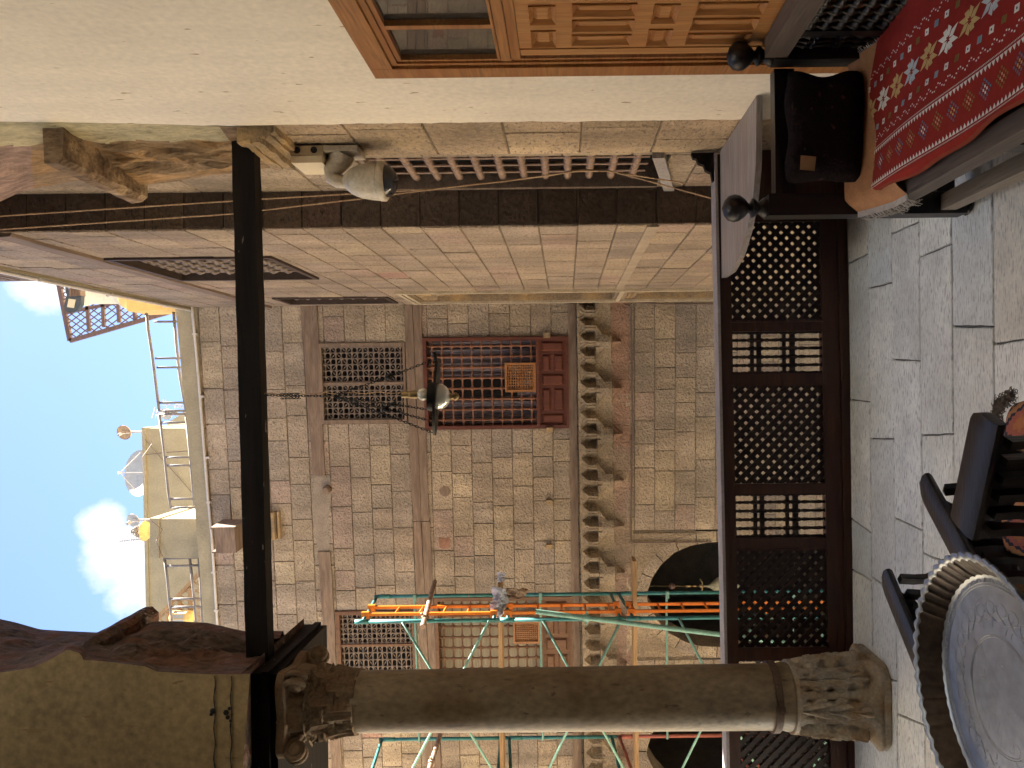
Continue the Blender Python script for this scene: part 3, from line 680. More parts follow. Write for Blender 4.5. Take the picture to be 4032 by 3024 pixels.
rope([P(-60, 855, 4.50), P(918, 791, 4.50), P(1400, 762, 4.50), P(1700, 745, 4.50), P(2154, 693, 4.52), P(2281, 668, 4.55), P(2401, 672, 4.55), P(2550, 712, 4.5), P(2700, 753, 4.45), P(2818, 785, 4.41)], .0042, 'thin rope hanging down nearer the wall and tied along the turned bars')
rope([P(-60, 908, 4.44), P(918, 842, 4.44), P(1400, 785, 4.44), P(1730, 742, 4.46), P(2000, 712, 4.48), P(2281, 672, 4.53), P(2401, 674, 4.53), P(2560, 700, 4.56), P(2700, 722, 4.60)], .0042, 'thin rope hanging further from the wall, crossing behind the tie beam')
# ================================================================== HANGING LANTERN
lan = thing('hanging_lantern', (0, 4.065, 3.2), 'black ring oil lantern with glass bowl and bulb hung on chains from the tie beam', 'lamp')
LY = 4.065
def lp(x, y): return P(x, y, LY)
def chain(mb, a, c, r=.0055, step=.016):
    a, c = Vector(a), Vector(c); L = (c-a).length; n = max(2, int(L/step)); d = (c-a).normalized()
    s = d.cross(Vector((0,1,0))).normalized(); t = d.cross(s)
    for i in range(n):
        o = a.lerp(c, (i+.5)/n); u = s if i % 2 else t; h = step*.75
        pts = [o + d*(h*math.cos(q)) + u*(r*math.sin(q)) for q in [2*math.pi*k/7 for k in range(8)]]
        mb.tube(pts, .0021, 4)
b = MB(); chain(b, lp(1030, 1556), lp(1310, 1560)); 
for i in range(7):                                     # gathered loops of slack chain
    a_ = lp(1105, 1560); pts = [a_ + Vector((.016*math.sin(q+i), .012*math.cos(q*1.3+i), -.10*(q/6.28))) for q in [k*.5 for k in range(14)]]; b.tube(pts, .0018, 4)
J = lp(1312, 1560); ringc = lp(1717, 1562); RR = .205
tl = Vector((.05, -.11, 1)).normalized()
hook = []
for q, nm in ((R(-4), 0), (R(115), 1), (R(232), 2), (R(180), 3)):
    e = ringc + Vector((RR*.93*math.cos(q), RR*.93*math.sin(q), .02)); m_ = J.lerp(e, .55) + Vector((0,0,-.01)); chain(b, J, m_); chain(b, m_, e); hook.append(m_)
b.build('chain', m_black, lan)
for p in hook[:3]:
    b = MB(); b.lathe([(.002,.02),(.010,.018),(.013,.006),(.022,-.012),(.018,-.013)], p, (0,0,1), 12); b.build('bell_cap', m_black, lan, smooth=True)
b = MB(); pts = [lp(1030, 1552) + Vector((.004*math.sin(i*.8), .004*math.cos(i*1.1), -i*.0185)) for i in range(41)]; b.tube(pts, .0028, 6); b.build('flex_cord', m_rope, lan)
o = lp(1581, 1554)
b = MB(); b.lathe([(.002,.0),(.017,-.001),(.018,-.042),(.019,-.044),(.021,-.046),(.022,-.085),(.001,-.086)], o, (0,0,1), 18); b.build('bulb_socket', m_brass, lan, smooth=False)
b = MB(); cz = o + Vector((0, 0, -.115)); b.lathe([(.018,.036)] + [(.033*math.cos(t), .033*math.sin(t)) for t in [R(60) - i*R(150)/12 for i in range(13)]], cz, (0,0,1), 20); b.build('opal_bulb', m_glob, lan, smooth=True)
b = MB(); b.lathe([(RR,.006),(RR,-.006),(RR-.006,-.008),(.11,-.006),(.10,.0),(.11,.004),(RR-.006,.005),(RR,.006)], ringc, tl, 44)
b.lathe([(.066,.045),(.074,.045),(.078,.0),(.070,.0)], ringc, tl, 30); b.tube([ringc + Vector((RR-.01, 0, .0)), ringc + Vector((RR+.03, 0, .01))], .01, 8); b.build('iron_ring', m_black, lan)
b = MB(); bc = ringc + Vector((0,0,-.012)); b.lathe([(.066,.01),(.068,0),(.066,-.022),(.054,-.042),(.035,-.055),(.016,-.062),(.001,-.064)], bc, (0,0,1), 28); b.build('glass_bowl', m_bowl, lan, smooth=True)
b = MB(); b.lathe([(.001,0),(.020,-.002),(.012,-.012),(.020,-.022),(.022,-.032),(.012,-.044),(.001,-.05)], bc + Vector((0,0,-.062)), (0,0,1), 16); b.build('finial', m_brass, lan, smooth=True)
# ================================================================== BENCH
ben = thing('wooden_bench', (1.0, 2.3, 0), 'dark old wooden settle bench with ball finials and spindle lattice back against the wall', 'bench')
def turned_top(mb, x, y, z):
    mb.lathe([(.036,0),(.040,.012),(.030,.024),(.022,.034),(.036,.050),(.038,.058),(.022,.066),(.018,.072),(.034,.086),(.050,.108),(.054,.128),(.048,.150),(.030,.166),(.008,.174),(.001,.176)], (x, y, z), n=22)
FX, BX, EY = .705, 1.272, 3.02
b = MB(); b.box((FX-.042, EY-.036, .03), (FX+.042, EY+.044, .80)); b.lathe([(.03,0),(.045,.015),(.03,.03)], (FX, EY, 0), n=14); post = b.build('post', m_darkz, ben)
b = MB(); turned_top(b, FX-.005, EY, .80); smooth_by_angle(b.build('finial', m_darkz, post), 60)
b = MB(); b.box((BX-.036, EY-.11, .0), (BX+.036, EY-.035, .79)); post = b.build('post', m_darkz, ben)
b = MB(); turned_top(b, BX-.005, EY-.07, .79); smooth_by_angle(b.build('finial', m_darkz, post), 60)
b = MB(); b.box((FX+.044, EY-.03, .695), (BX-.038, EY+.03, .772)); b.build('arm_rail', m_dark, ben)
b = MB(); b.box((FX+.044, EY-.03, .075), (BX-.038, EY+.03, .145)); b.build('end_stretcher', m_dark, ben)
b = MB(); b.box((BX-.03, .2, .745), (BX+.042, EY-.112, .83)); b.build('back_top_rail', m_benchy, ben)
b = MB(); b.box((FX-.04, .2, .325), (FX+.02, EY-.038, .392)); b.build('seat_rail', m_benchy, ben)
b = MB(); b.box((FX-.03, .2, .075), (FX+.03, EY-.038, .135)); b.build('front_stretcher', wood('grey_brown_stretcher', (.26,.22,.18), (.19,.155,.125), 'y', .5), ben)
for yy in (2.20, 1.35):
    b = MB(); b.box((FX-.034, yy-.036, 0), (FX+.028, yy+.036, .324)); b.build('middle_leg', m_darkz, ben)
b = MB(); b.box((FX+.02, .2, .33), (BX+.03, EY-.04, .385)); b.build('seat_board', m_dark, ben)
b = MB(); b.box((BX-.012, 2.735, .39), (BX+.02, 2.775, .744)); b.box((BX-.012, .2, .39), (BX+.02, 2.734, .43)); b.box((BX-.012, 1.6, .431), (BX+.02, 1.64, .744)); b.build('back_stile', m_darkz, ben)
b = MB(); p = .052                                     # spindle lattice of the back
for i in range(int((2.73-1.64)/p)+1):
    y = 2.72 - i*p; b.spin((BX, y, .43), (BX, y, .745), [(j+.5)/6 for j in range(6)], .006, .017, 7)
for j in range(6):
    z = .43 + .315*(j+.5)/6; n = 21; b.spin((BX, 1.64, z), (BX, 2.733, z), [(k+.5)/n for k in range(n)], .006, .016, 7)
for y in (2.795, 2.835, 2.87): b.spin((BX, y, .39), (BX, y, .745), [.12,.18,.32,.5,.55,.78,.86], .007, .015, 7)
smooth_by_angle(b.build('spindle_back', m_darkz, ben), 60)
# pillow
pil = thing('pillow', (.97, 2.94, .47), 'almost black patterned pillow propped upright against the bench end', 'pillow')
def pf(u, v, sgn):
    x = .775 + .41*u; z = .462 + .285*v - .02*u*(1-v) ; e = max(0, (1-(2*u-1)**4)*(1-(2*v-1)**4))**.5
    x += .012*math.sin(v*9) * (1 if u > .5 else -.4)
    return Vector((x, 2.925 + sgn*.062*e + .006*noise.noise(Vector((u*4, v*4, 2))), z + .008*math.sin(u*11)*(v > .9)))
b = MB(); b.grid(lambda u, v: pf(u, v, -1), 26, 22); b.grid(lambda u, v: pf(1-u, v, 1), 26, 22); b.build('pillow_cover', m_pillow, pil, smooth=True)
b = MB(); b.quad((.80,2.866,.66),(.852,2.862,.655),(.858,2.862,.712),(.806,2.866,.715)); b.quad((.858,2.8635,.712),(.852,2.8635,.655),(.80,2.8675,.66),(.806,2.8675,.715)); b.build('paper_tag', m_label, pil)
# tan rug under the pillow, with its white fringe
tr_ = thing('tan_rug', (1.0, 2.9, .42), 'tan woven rug with white fringe showing between the pillow and red kilim', 'rug')
def tanf(u, v):
    x = .655 + .60*u; y = 2.70 + .27*v; z = .437 + .11*max(0, v-.35)**1.3 * (1.1 - .3*u) + .010*math.sin(u*7)*v
    if u < .09: z -= (.09-u)*.55; x += (.09-u)*.1
    return Vector((x, y, z))
b = MB(); b.grid(tanf, 30, 18); b.build('rug_cloth', m_tan, tr_, smooth=True)
b = MB(); rnd = random.Random(5)
for i in range(46):
    v = i/45; p = tanf(0, v); l = rnd.uniform(.025, .06); pts = [p + Vector((.01,0,.004)), p + Vector((-.012, 0, .0)), p + Vector((-.02-rnd.uniform(0,.012), rnd.uniform(-.02,.02), -l*.5)), p + Vector((-.022+rnd.uniform(-.012,.012), rnd.uniform(-.03,.03), -l))]
    b.tube(pts, .0016, 4)
b.grid(lambda u, v: tanf(.0, v) + Vector((-.018 + .034*u, 0, .005)), 2, 16)
b.build('fringe', m_fringe, tr_); b = MB()
for i in range(40):
    v = i/39; p = tanf(1, v); pts = [p, p + Vector((.015, rnd.uniform(-.01,.01), .01)), p + Vector((.028, rnd.uniform(-.015,.015), .0))]; b.tube(pts, .0016, 4)
b.build('fringe', m_fringe, tr_)
# ------------------------------------------------------------------ red kilim with its woven figures
kil = thing('red_kilim', (1.0, 2.4, .43), 'dark red kilim with white and gold star flowers spread over the bench seat', 'rug')
KR = (.25,.017,.012); KW = (.70,.68,.65); KG = (.52,.36,.16); KB = (.25,.36,.43); KO = (.20,.14,.04); KD = (.04,.03,.05); KT = (.50,.30,.20)
def kz(x, y): return .452 + .006*math.sin(y*7 + x*3) + .004*math.sin(x*17 + y*5) - (max(0, .722-x)*1.2)
def kedge(y): return .711 + .007*math.sin(y*7) + .003*math.sin(y*19)
def klift(p, e): return Vector((p[0], p[1], kz(p[0], p[1]) + e))
b = MB()
def kf(u, v):
    y = 2.89 - .012*math.sin(u*9) - 2.1*v; x = kedge(y) + (1.285 - kedge(y))*u; return Vector((x, y, kz(x, y)))
b.grid(kf, 44, 90, c=KR)
b.grid(lambda u, v: (lambda p: p + Vector((-.006*u, 0, -.012*u)))(kf(0, v)), 1, 90, c=(.22,.04,.02)); b.grid(lambda u, v: (lambda p: p + Vector((0, .004*u, -.014*u)))(kf(v, 0)), 1, 44, c=(.20,.03,.02))
def fig(poly, c, e=.0016): 
    pts = [klift(q, e) for q in poly if True]; b.quad(*pts, c=c)
def rot2(pts, a, ox, oy): ca, sa = math.cos(a), math.sin(a); return [(ox + x*ca - y*sa, oy + x*sa + y*ca) for x, y in pts]
ys = 2.865; k = 0
while ys > 1.0:
    c = KG if k % 2 == 0 else (KW if k % 4 == 1 else (.45,.50,.55)); ox = 1.022
    for q in range(8):
        a = q*math.pi/4 + math.pi/8; L = .062
        petal = [(.006, 0), (.026, .0105), (L, .003), (.026, -.0105)] if q % 4 in (1, 2) else [(.008, -.003), (.016, .013), (.040, .013), (.034, -.008)]
        fig(rot2(petal, a, ox, ys), c)
    fig(rot2([(-.004,-.004),(.004,-.004),(.004,.004),(-.004,.004)], 0, ox, ys), (.3,.05,.03), .002)
    ys -= .117; k += 1
for sx, xo in ((1, 1.022 + .078), (-1, 1.022 - .078)):
    yy = 2.87; k = 0
    while yy > 1.0:
        c = KW if k % 2 == 0 else (KB if k % 4 == 1 else KO); r_ = .014
        fig([(xo-r_*.75, yy-r_*.6), (xo+r_*.55, yy-r_), (xo+r_*.75, yy+r_*.6), (xo-r_*.55, yy+r_)], c)
        if k % 2 == 0: fig(rot2([(-.003,-.003),(.003,-.003),(.003,.003),(-.003,.003)], .7, xo, yy), KD, .002)
        else:
            for t in (-.5, 0, .5): fig([(xo-.009, yy+t*.014-.0012), (xo+.009, yy+t*.014-.0012), (xo+.009, yy+t*.014+.0012), (xo-.009, yy+t*.014+.0012)], tuple(q*.6 for q in c), .002)
        yy -= .0585; k += 1
    yy = 2.88; k = 0                                    # dotted zigzag
    base = xo + sx*.030
    while yy > 1.0:
        t = (2.88-yy)/.058; tri = abs((t % 1) - .5)*2; xz = base + sx*.022*tri
        if k % 2 == 0: fig([(xz-.0022, yy-.0032), (xz+.0022, yy-.0032), (xz+.0022, yy+.0032), (xz-.0022, yy+.0032)], KW)
        yy -= .0056; k += 1
    yy = 2.88
    for k in range(300):
        t = (2.88-yy)/.058; tri = abs((t % 1) - .5)*2; xz = base + sx*(.008 + .016*tri)
        if k % 3: fig([(xz-.0015, yy-.0015), (xz+.0015, yy-.0015), (xz+.0015, yy+.0015), (xz-.0015, yy+.0015)], (.30,.10,.16), .0013)
        yy -= .006
for xs, sg in ((.862, -1), (.734, 1)):                 # saw-tooth stripes with beaded line
    yy = 2.88
    while yy > 1.0:
        fig([(xs, yy), (xs + sg*.015, yy-.009), (xs, yy-.018)], KW); yy -= .0195
    yy = 2.88; k = 0
    while yy > 1.0:
        xb = xs - sg*.007; fig([(xb-.002, yy-.003), (xb+.002, yy-.003), (xb+.002, yy), (xb-.002, yy)], KW); yy -= .0062; k += 1
    fig([(xs - sg*.004, 2.88), (xs - sg*.003, 2.88), (xs - sg*.003, 1.0), (xs - sg*.004, 1.0)], KD) if False else None
yy = 2.845; k = 0
while yy > 1.0:                                        # dotted lozenges
    c = (KT, KW, KT, KG)[k % 4]; c2 = (KO, (.10,.16,.24))[k % 2]; xo = .803
    for i in range(-3, 4):
        for j in range(-3, 4):
            m_ = abs(i) + abs(j)
            if m_ == 3 or (m_ == 1): 
                cc_ = c if (i - j) % 2 == 0 or m_ == 1 else c2
                if m_ == 1 and (i + j) % 2 == 0: continue
                x, y = xo + i*.0088, yy + j*.0088; fig([(x-.0036, y-.0036), (x+.0036, y-.0036), (x+.0036, y+.0036), (x-.0036, y+.0036)], cc_)
    yy -= .083; k += 1
b.build('kilim_cloth', m_kilim, kil)
# grey border strip and fringe along its wall side
b = MB(); b.grid(lambda u, v: kf(1, v) + Vector((-.004+.034*u, 0, -.002-.004*u)), 2, 60); 
for i in range(150):
    p = kf(1, rnd.random()*.6); b.tube([p + Vector((.02,0,0)), p + Vector((.036, rnd.uniform(-.012,.012), .012))], .0014, 4)
b.build('grey_border', mat('grey_wool_edge', (.16,.17,.18), .95, .3, 60, 200, .5, .003), kil)
# ================================================================== TRAY TABLE
TZ, TCX, TCY, TRR = .56, -.796, 1.955, .357
tray = thing('tray', (TCX, TCY, TZ-.05), 'large round grey metal tray with scalloped ribbed rim and engraved floor', 'tray')
b = MB(); nq = 384; NS = 56
def scal(q, k): return abs(math.cos(q*NS/2))**.6 * k
rs = []
for r, z, k in ((.0,-.062,0),(.10,-.062,0),(.20,-.0625,0),(.29,-.0625,0),(.296,-.060,.0),(.300,-.056,.4),(.306,-.044,.8),(.318,-.028,1),(.330,-.014,1),(.337,-.004,1),(.340,.0,1),(.350,.003,1),(.356,.001,1),(.357,-.004,1),(.350,-.006,1),(.342,-.006,1),(.332,-.022,1),(.318,-.040,1),(.303,-.062,.4),(.29,-.068,0),(.0,-.068,0)):
    rs.append([(TCX + (r + scal(q, .0085)*k - .004*k)*math.cos(q), TCY + (r + scal(q, .0085)*k - .004*k)*math.sin(q), TZ + z + .0018*k*math.cos(q*NS)) for q in [2*math.pi*i/nq for i in range(nq)]])
b.rings(rs[:6], cap=False); smooth_by_angle(b.build('tray_floor', m_tray, tray), 50)
b = MB(); b.rings(rs[5:10], cap=False); smooth_by_angle(b.build('ribbed_wall', mat('tarnish_reflection_copper', (.075,.055,.042), .42, .35, 14, 50, .2, .003, metal=.35), tray), 50)  # dark reflection put into the wall colour along with tarnish
b = MB(); b.rings(rs[9:], cap=False); smooth_by_angle(b.build('scalloped_lip', m_tray, tray), 50)
b = MB()                                               # engraved rings, zigzag and arabesque lines
def loop(fn, n, r): b.tube([fn(2*math.pi*i/n) for i in range(n+1)], r, 4)
for r in (.282, .274, .150, .144): loop(lambda q: Vector((TCX + r*math.cos(q), TCY + r*math.sin(q), TZ-.0618)), 90, .0009)
loop(lambda q: Vector((TCX + (.288 + .006*(1 if int(q*168/math.pi/1) % 2 else -1))*math.cos(q), TCY + (.288 + .006*(1 if int(q*168/math.pi) % 2 else -1))*math.sin(q), TZ-.0612)), 224, .0008)
rnd = random.Random(12)
for k in range(26):
    a = k*math.pi/13
    for s_ in (1, -1): b.tube([Vector((TCX + (.205 + .030*math.cos(t)*(1-t/8))*math.cos(a + s_*.10*math.sin(t*1.5)), TCY + (.205 + .030*math.cos(t)*(1-t/8))*math.sin(a + s_*.10*math.sin(t*1.5)), TZ-.0620)) for t in [i*.3 for i in range(20)]], .0005, 4)
for k in range(70):
    a, q = rnd.uniform(0, 6.28), rnd.uniform(.02, .26); l = rnd.uniform(.01, .035); cx_, cy_ = TCX + q*math.cos(a), TCY + q*math.sin(a); h = rnd.uniform(0, 6.28); cv = rnd.uniform(-60, 60)
    b.tube([Vector((cx_ + l*t*math.cos(h + cv*l*t), cy_ + l*t*math.sin(h + cv*l*t), TZ-.0620)) for t in [i/5 for i in range(6)]], rnd.uniform(.0003, .0006), 4)
b.build('engraving', mat('engraved_line', (.46,.48,.49), .4, .1, metal=.7), tray)
st = thing('tray_stand', (TCX, TCY, 0), 'folding wooden stand carrying the round tray, one foot showing', 'stand')
for k in range(3):
    a = R(100) + k*math.pi*2/3; b = MB(); d = Vector((math.cos(a), math.sin(a), 0))
    for s_ in (1, -1):
        t = Vector((-d.y, d.x, 0))*s_; b.bar(Vector((TCX,TCY,.012)) + d*.30 + t*.10, Vector((TCX,TCY,TZ-.072)) + d*.24 - t*.12, .035, .02, up=d)
    b.build('folding_leg', m_plank if False else wood('tan_stand_wood', (.30,.20,.14), (.22,.14,.09), 'z', .5), st)
# ================================================================== CURVED FOLDING ARMCHAIRS
def armboard(p, q, wd, hgt, nb=18):
    """an arm: long board rounded on its outer side, scrolled bracket on the other side."""
    p, q = Vector(p), Vector(q); d = (q-p).normalized(); s = Vector((d.y, -d.x, 0)); L = (q-p).length; rr = []
    for i in range(nb+1):
        t = i/nb; k = min(1, t*9 + .35)**.5; w_ = wd*k; o = p + d*(L*t)
        sec = [(0, -hgt/2), (w_*.7, -hgt/2), (w_, -hgt*.3), (w_, hgt*.25), (w_*.8, hgt*.45), (w_*.1, hgt/2), (-hgt*.25, hgt*.25), (-hgt*.3, -hgt*.1)]
        rr.append([o + s*a + Vector((0,0,c)) for a, c in sec])
    mb = MB(); mb.rings(rr); return mb
def chair(name, pa, qa, pb_, qb, zarm, label, wdt, seat=True, slat_c=m_darkz):
    r_ = thing(name, (((pa[0]+pb_[0])/2), ((pa[1]+pb_[1])/2), 0), label, 'chair')
    A0, A1, B0, B1 = [Vector(v) for v in (pa, qa, pb_, qb)]
    for p, q, s_ in ((A0, A1, 1), (B0, B1, 1)):
        o = armboard(p, q, wdt, .032).build('arm', m_dark, r_); smooth_by_angle(o, 50)
        d = (q-p).normalized(); sd = Vector((d.y, -d.x, 0)); b = MB(); L = (q-p).length
        prf = [(.10,0),(.16,-.02),(.22,-.05),(.30,-.065),(.36,-.11),(.46,-.13),(.60,-.14),(.72,-.11),(.80,-.10),(.92,-.05),(1,0)]
        b.prism([p + d*(t*L) + sd*(wdt*.5) + Vector((0,0,z-.02)) for t, z in prf], sd*.03); b.build('scroll_bracket', m_dark, r_)
    n = 6
    for i in range(n):                                 # interlacing curved slats from each arm down to the opposite runner
        t = .12 + .76*i/(n-1)
        for (P0, P1, Q0, Q1) in ((A0, A1, B0, B1), (B0, B1, A0, A1)):
            a = P0.lerp(P1, t); c = Q0.lerp(Q1, t); hz = zarm
            pts = [a + Vector((0,0,-.03)), a.lerp(c, -.02) + Vector((0,0,-.12)), a.lerp(c, .12) + Vector((0,0,-hz*.46)), a.lerp(c, .38) + Vector((0,0,-hz*.60)), a.lerp(c, .62) + Vector((0,0,-hz*.66)), a.lerp(c, .88) + Vector((0,0,-hz*.80)), Vector((c.x, c.y, .05))]
            pl = res(pts, 14); d = (P1-P0).normalized(); b = MB()
            off = d*(.014 if P0 is A0 else -.014); rr = []
            for k in range(14):
                tn = (pl[min(k+1,13)] - pl[max(k-1,0)]).normalized(); nn = tn.cross(d).normalized()
                o = pl[k] + off; rr.append([o - d*.011 - nn*.016, o + d*.011 - nn*.016, o + d*.011 + nn*.016, o - d*.011 + nn*.016])
            b.rings(rr); b.build('curved_slat', slat_c, r_)
    for p, q in ((A0, A1), (B0, B1)):
        b = MB(); b.bar(Vector((p.x, p.y, .025)), Vector((q.x, q.y, .025)), .045, .05); b.build('floor_runner', m_dark, r_)
    return r_
ZA = .43
a0, a1 = PZ(3650, 1870, ZA), PZ(3834, 2205, ZA); b0, b1 = PZ(3496, 2245, ZA), PZ(3598, 2490, ZA)
da = (a1-a0).normalized()
chair('folding_armchair', a0, a0 + da*.46, b0, b0 + (b1-b0).normalized()*.44, ZA, 'dark folding armchair behind the round tray, two scrolled arms sticking out over the floor', .080)
c0, c1 = PZ(3936, 1668, .55), PZ(3836, 2122, .55); dc = (c1-c0).normalized(); sdc = Vector((dc.y, -dc.x, 0))
if sdc.y > 0: sdc = -sdc
chair('folding_armchair', c0, c1, c0 + sdc*.46, c1 + sdc*.46, .55, 'dark folding armchair with wide glossy arm and curved slats over a patterned cushion', .115)
# kilim cushion under / beside that arm
cu = thing('kilim_cushion', (.0, 1.9, .3), 'orange and blue patterned kilim cushion with brown tassels on the nearer armchair', 'cushion')
CC = [(.45,.17,.075), (.03,.035,.06), (.42,.34,.20), (.38,.12,.09), (.50,.24,.11), (.05,.06,.05)]
q0, q1 = PZ(3915, 1590, .36), PZ(3900, 2190, .36)
def cuf(u, v):
    p = q0 + (q1-q0)*u + Vector((.10, -.50, 0))*v; e = ((1-(2*u-1)**6)*(1-(2*v-1)**6)); p.z = .30 + .065*max(0, e)**.5; return p
def cuc(u, v):
    i, j = int(u*44), int(v*36); m_ = abs(((i/44*3) % 1) - .5) + abs(((j/36*2.0) % 1) - .5)
    if v < .05: return CC[4] if i % 9 else CC[1]
    if v < .08: return CC[3]
    return CC[2] if m_ > .74 else CC[5] if m_ > .66 else CC[4] if m_ > .46 else CC[1] if m_ > .34 else CC[3] if m_ > .16 else CC[0]
b = MB(); b.grid(cuf, 44, 36, c=cuc); b.grid(lambda u, v: (lambda p: Vector((p.x, p.y, .60-p.z)))(cuf(u, v)), 20, 16, c=CC[0]); b.build('cushion_cover', mat('cushion_wool', (0,0,0), .95, .12, 30, 240, .6, .003, attr=True), cu)
b = MB(); rnd = random.Random(9)
for (x, y, n, L) in ((3922, 1600, 46, .024), (3935, 1583, 46, .022), (3955, 1572, 46, .022), (3975, 1556, 40, .020), (3918, 1625, 40, .022), (3918, 1650, 34, .018)):
    o = PZ(x, y, .36)
    for i in range(n):
        a = rnd.uniform(0, 6.28); l = rnd.uniform(.4, 1)*L; d = Vector((math.cos(a), math.sin(a), rnd.uniform(-.4, .5)))
        b.tube([o, o + d*l*.5 + Vector((0,0,.004)), o + d*l + Vector((rnd.uniform(-.012,.012), rnd.uniform(-.012,.012), -.008)), o + d*l*.7 + Vector((rnd.uniform(-.014,.014), rnd.uniform(-.014,.014), -.012))], .0013, 4)
b.build('tassel', m_dkfr, cu)
# ================================================================== SIDE WING of the courtyard (right)
SX = 1.085
wing = thing('side_wing', (SX, 7.4, -4), 'tan stone wing on the right of the courtyard with barred windows and carved portal', 'building')
W5 = (6.12, 7.33, 3.93, 5.26); W6 = (8.82, 9.42, 3.63, 4.95); PR = (8.50, 9.34, 1.02, 3.30); PL = (8.50, 9.34, -4, .86)
H = .262
b = MB(); mo = MB()
masonry(b, mo, lambda u, z, n: Vector((SX - n, u, z)), 5.12, 9.70, -4, 6.30, H, [W5, W6, PR, PL], 21, tint=(.93,.90,.90))
b.build('stone_wall', m_stone, wing); mo.build('wall_mortar', m_mortar, wing)
b = MB(); mo = MB()
masonry(b, mo, lambda u, z, n: Vector((u, 5.12 - n, z)), SX, 1.36, -4, 7.2, H, [], 22, .5, .9, tint=(.32,.28,.27), rough=.002)  # stones tinted dark, the deep shadow here is in their colour
b.build('end_face', mat('shade_toned_brown_stone', (0,0,0), .9, .22, 2.3, 38, .8, .02, attr=True, speck=(46, .60, (.055,.042,.035), (.55,.55,1.5)), spk_w=.1), wing); mo.build('end_mortar', m_mortar, wing)
NW = (4.41, 5.088, .98, 2.78)
b = MB(); mo = MB()
masonry(b, mo, lambda u, z, n: Vector((1.335 - n, u, z)), 4.34, 5.12, -4, 7.2, .40, [NW], 23, .4, .9, tint=(1.0,.98,.96), rough=.003)
b.build('stone_wall', m_stone, wing); mo.build('wall_mortar', m_mortar, wing)
b = MB(); b.box((SX+.30, 5.14, -4), (5.5, 12.5, 6.28)); b.box((1.9, 4.30, -4), (5.5, 5.13, 6.9)); b.build('wall_core', m_mortar, wing)
b = MB(); b.box((SX-.03, 5.10, 6.30), (SX+.30, 9.76, 6.43)); b.build('parapet', m_plast_far, wing)
b = MB(); b.tube([(SX-.045, 5.1, 6.32), (SX-.05, 7, 6.33), (SX-.045, 9.70, 6.30)], .016, 8)
for yy in (5.8, 6.9, 8.0, 9.1): b.box((SX-.066, yy, 6.30), (SX-.02, yy+.02, 6.35))
b.build('cable_pipe', m_pipe, wing)
b = MB(); rr = []
for i in range(30):
    y = 5.13 + (9.69-5.13)*i/29; j = lambda s: .012*noise.noise(Vector((y*1.7, s*4, 0)))
    rr.append([(SX+.02, y, 5.275), (SX-.028+j(1), y, 5.285+j(2)), (SX-.03+j(3), y, 5.41+j(4)), (SX+.02, y, 5.42)])
b.rings(rr); b.build('timber_course', m_timy, wing)
def recess(par, Y0, Y1, z0, z1, depth, m, name):
    mb = MB(); X0, X1 = SX - .009, SX + depth
    mb.quad((X1,Y0,z0),(X1,Y1,z0),(X1,Y1,z1),(X1,Y0,z1)); mb.quad((X0,Y0,z0),(X1,Y0,z0),(X1,Y0,z1),(X0,Y0,z1)); mb.quad((X0,Y1,z0),(X1,Y1,z0),(X1,Y1,z1),(X0,Y1,z1))
    mb.quad((X0,Y0,z1),(X1,Y0,z1),(X1,Y1,z1),(X0,Y1,z1)); mb.quad((X0,Y0,z0),(X1,Y0,z0),(X1,Y1,z0),(X0,Y1,z0)); return mb.build(name, m, par)
def win_side(W, label, py, pzs, fm, X=SX):
    Y0, Y1, z0, z1 = W; r = .30
    wf = MB(); t = .045
    for (a, c, d, e) in ((Y0, Y0+t, z0, z1), (Y1-t, Y1, z0, z1)): wf.box((X-.02, a, d), (X+r, c, e))
    wf.box((X-.02, Y0+t, z0), (X+r, Y1-t, z0+t)); wf.box((X-.02, Y0+t, z1-t), (X+r, Y1-t, z1))
    w_ = wf.build('window', wood('dark_window_frame', (.07,.045,.03), (.045,.028,.02), 'y', .7), wing)
    g = MB(); ny, nz = py, pzs
    for i in range(ny):
        y = Y0+t + (Y1-Y0-2*t)*(i+.5)/ny; g.spin((X+.05, y, z0+t), (X+.05, y, z1-t), [(j+.5)/nz for j in range(nz)], .010, .030, 7)
    for j in range(nz):
        z = z0+t + (z1-z0-2*t)*(j+.5)/nz; g.spin((X+.05, Y0+t, z), (X+.05, Y1-t, z), [(i+.5)/ny for i in range(ny)], .010, .029, 7)
    smooth_by_angle(g.build('turned_grille', m_spin, w_), 60)
    d = MB(); d.box((X+r-.15, Y0+t, z0+t), (X+r, Y1-t, z1-t)); d.build('unlit_room_sheet', m_void, w_)
win_side(W5, '', 8, 9, m_timy); win_side(W6, '', 4, 9, m_timy)
# near window seen edge on, beside the jamb
Y0, Y1, z0, z1 = NW; b = MB()
b.box((1.325, Y1-.03, z0), (1.70, Y1+.012, z1)); b.box((1.34, Y0-.02, z0), (1.70, Y0, z1)); b.box((1.33, Y0, z1-.03), (1.70, Y1-.03, z1)); w_ = b.build('window', m_timy, wing)
b = MB(); b.prism([(1.30, 4.36, 1.09), (1.30, Y1+.012, .93), (1.30, Y1+.012, .86), (1.30, 4.36, 1.02)][::-1], (.35, 0, 0)); b.build('sloping_sill', m_grey, w_)
b = MB(); zz = [2.68 - .139*i for i in range(12)]
for z in zz: b.spin((1.375, Y0, z), (1.375, 4.965, z), [.10,.235,.37,.50,.635,.77,.90,.985], .012, .027, 9)
for y in (4.56, 4.70, 4.85): b.spin((1.375, y, z0+.1), (1.375, y, z1-.03), [(z-z0-.1)/(z1-z0-.13) for z in zz], .011, .02, 7)
smooth_by_angle(b.build('turned_grille', m_spinp, w_), 60)
b = MB(); b.box((1.50, Y0, z0), (1.52, Y1-.03, z1-.03)); b.build('unlit_room_sheet', m_void, w_)
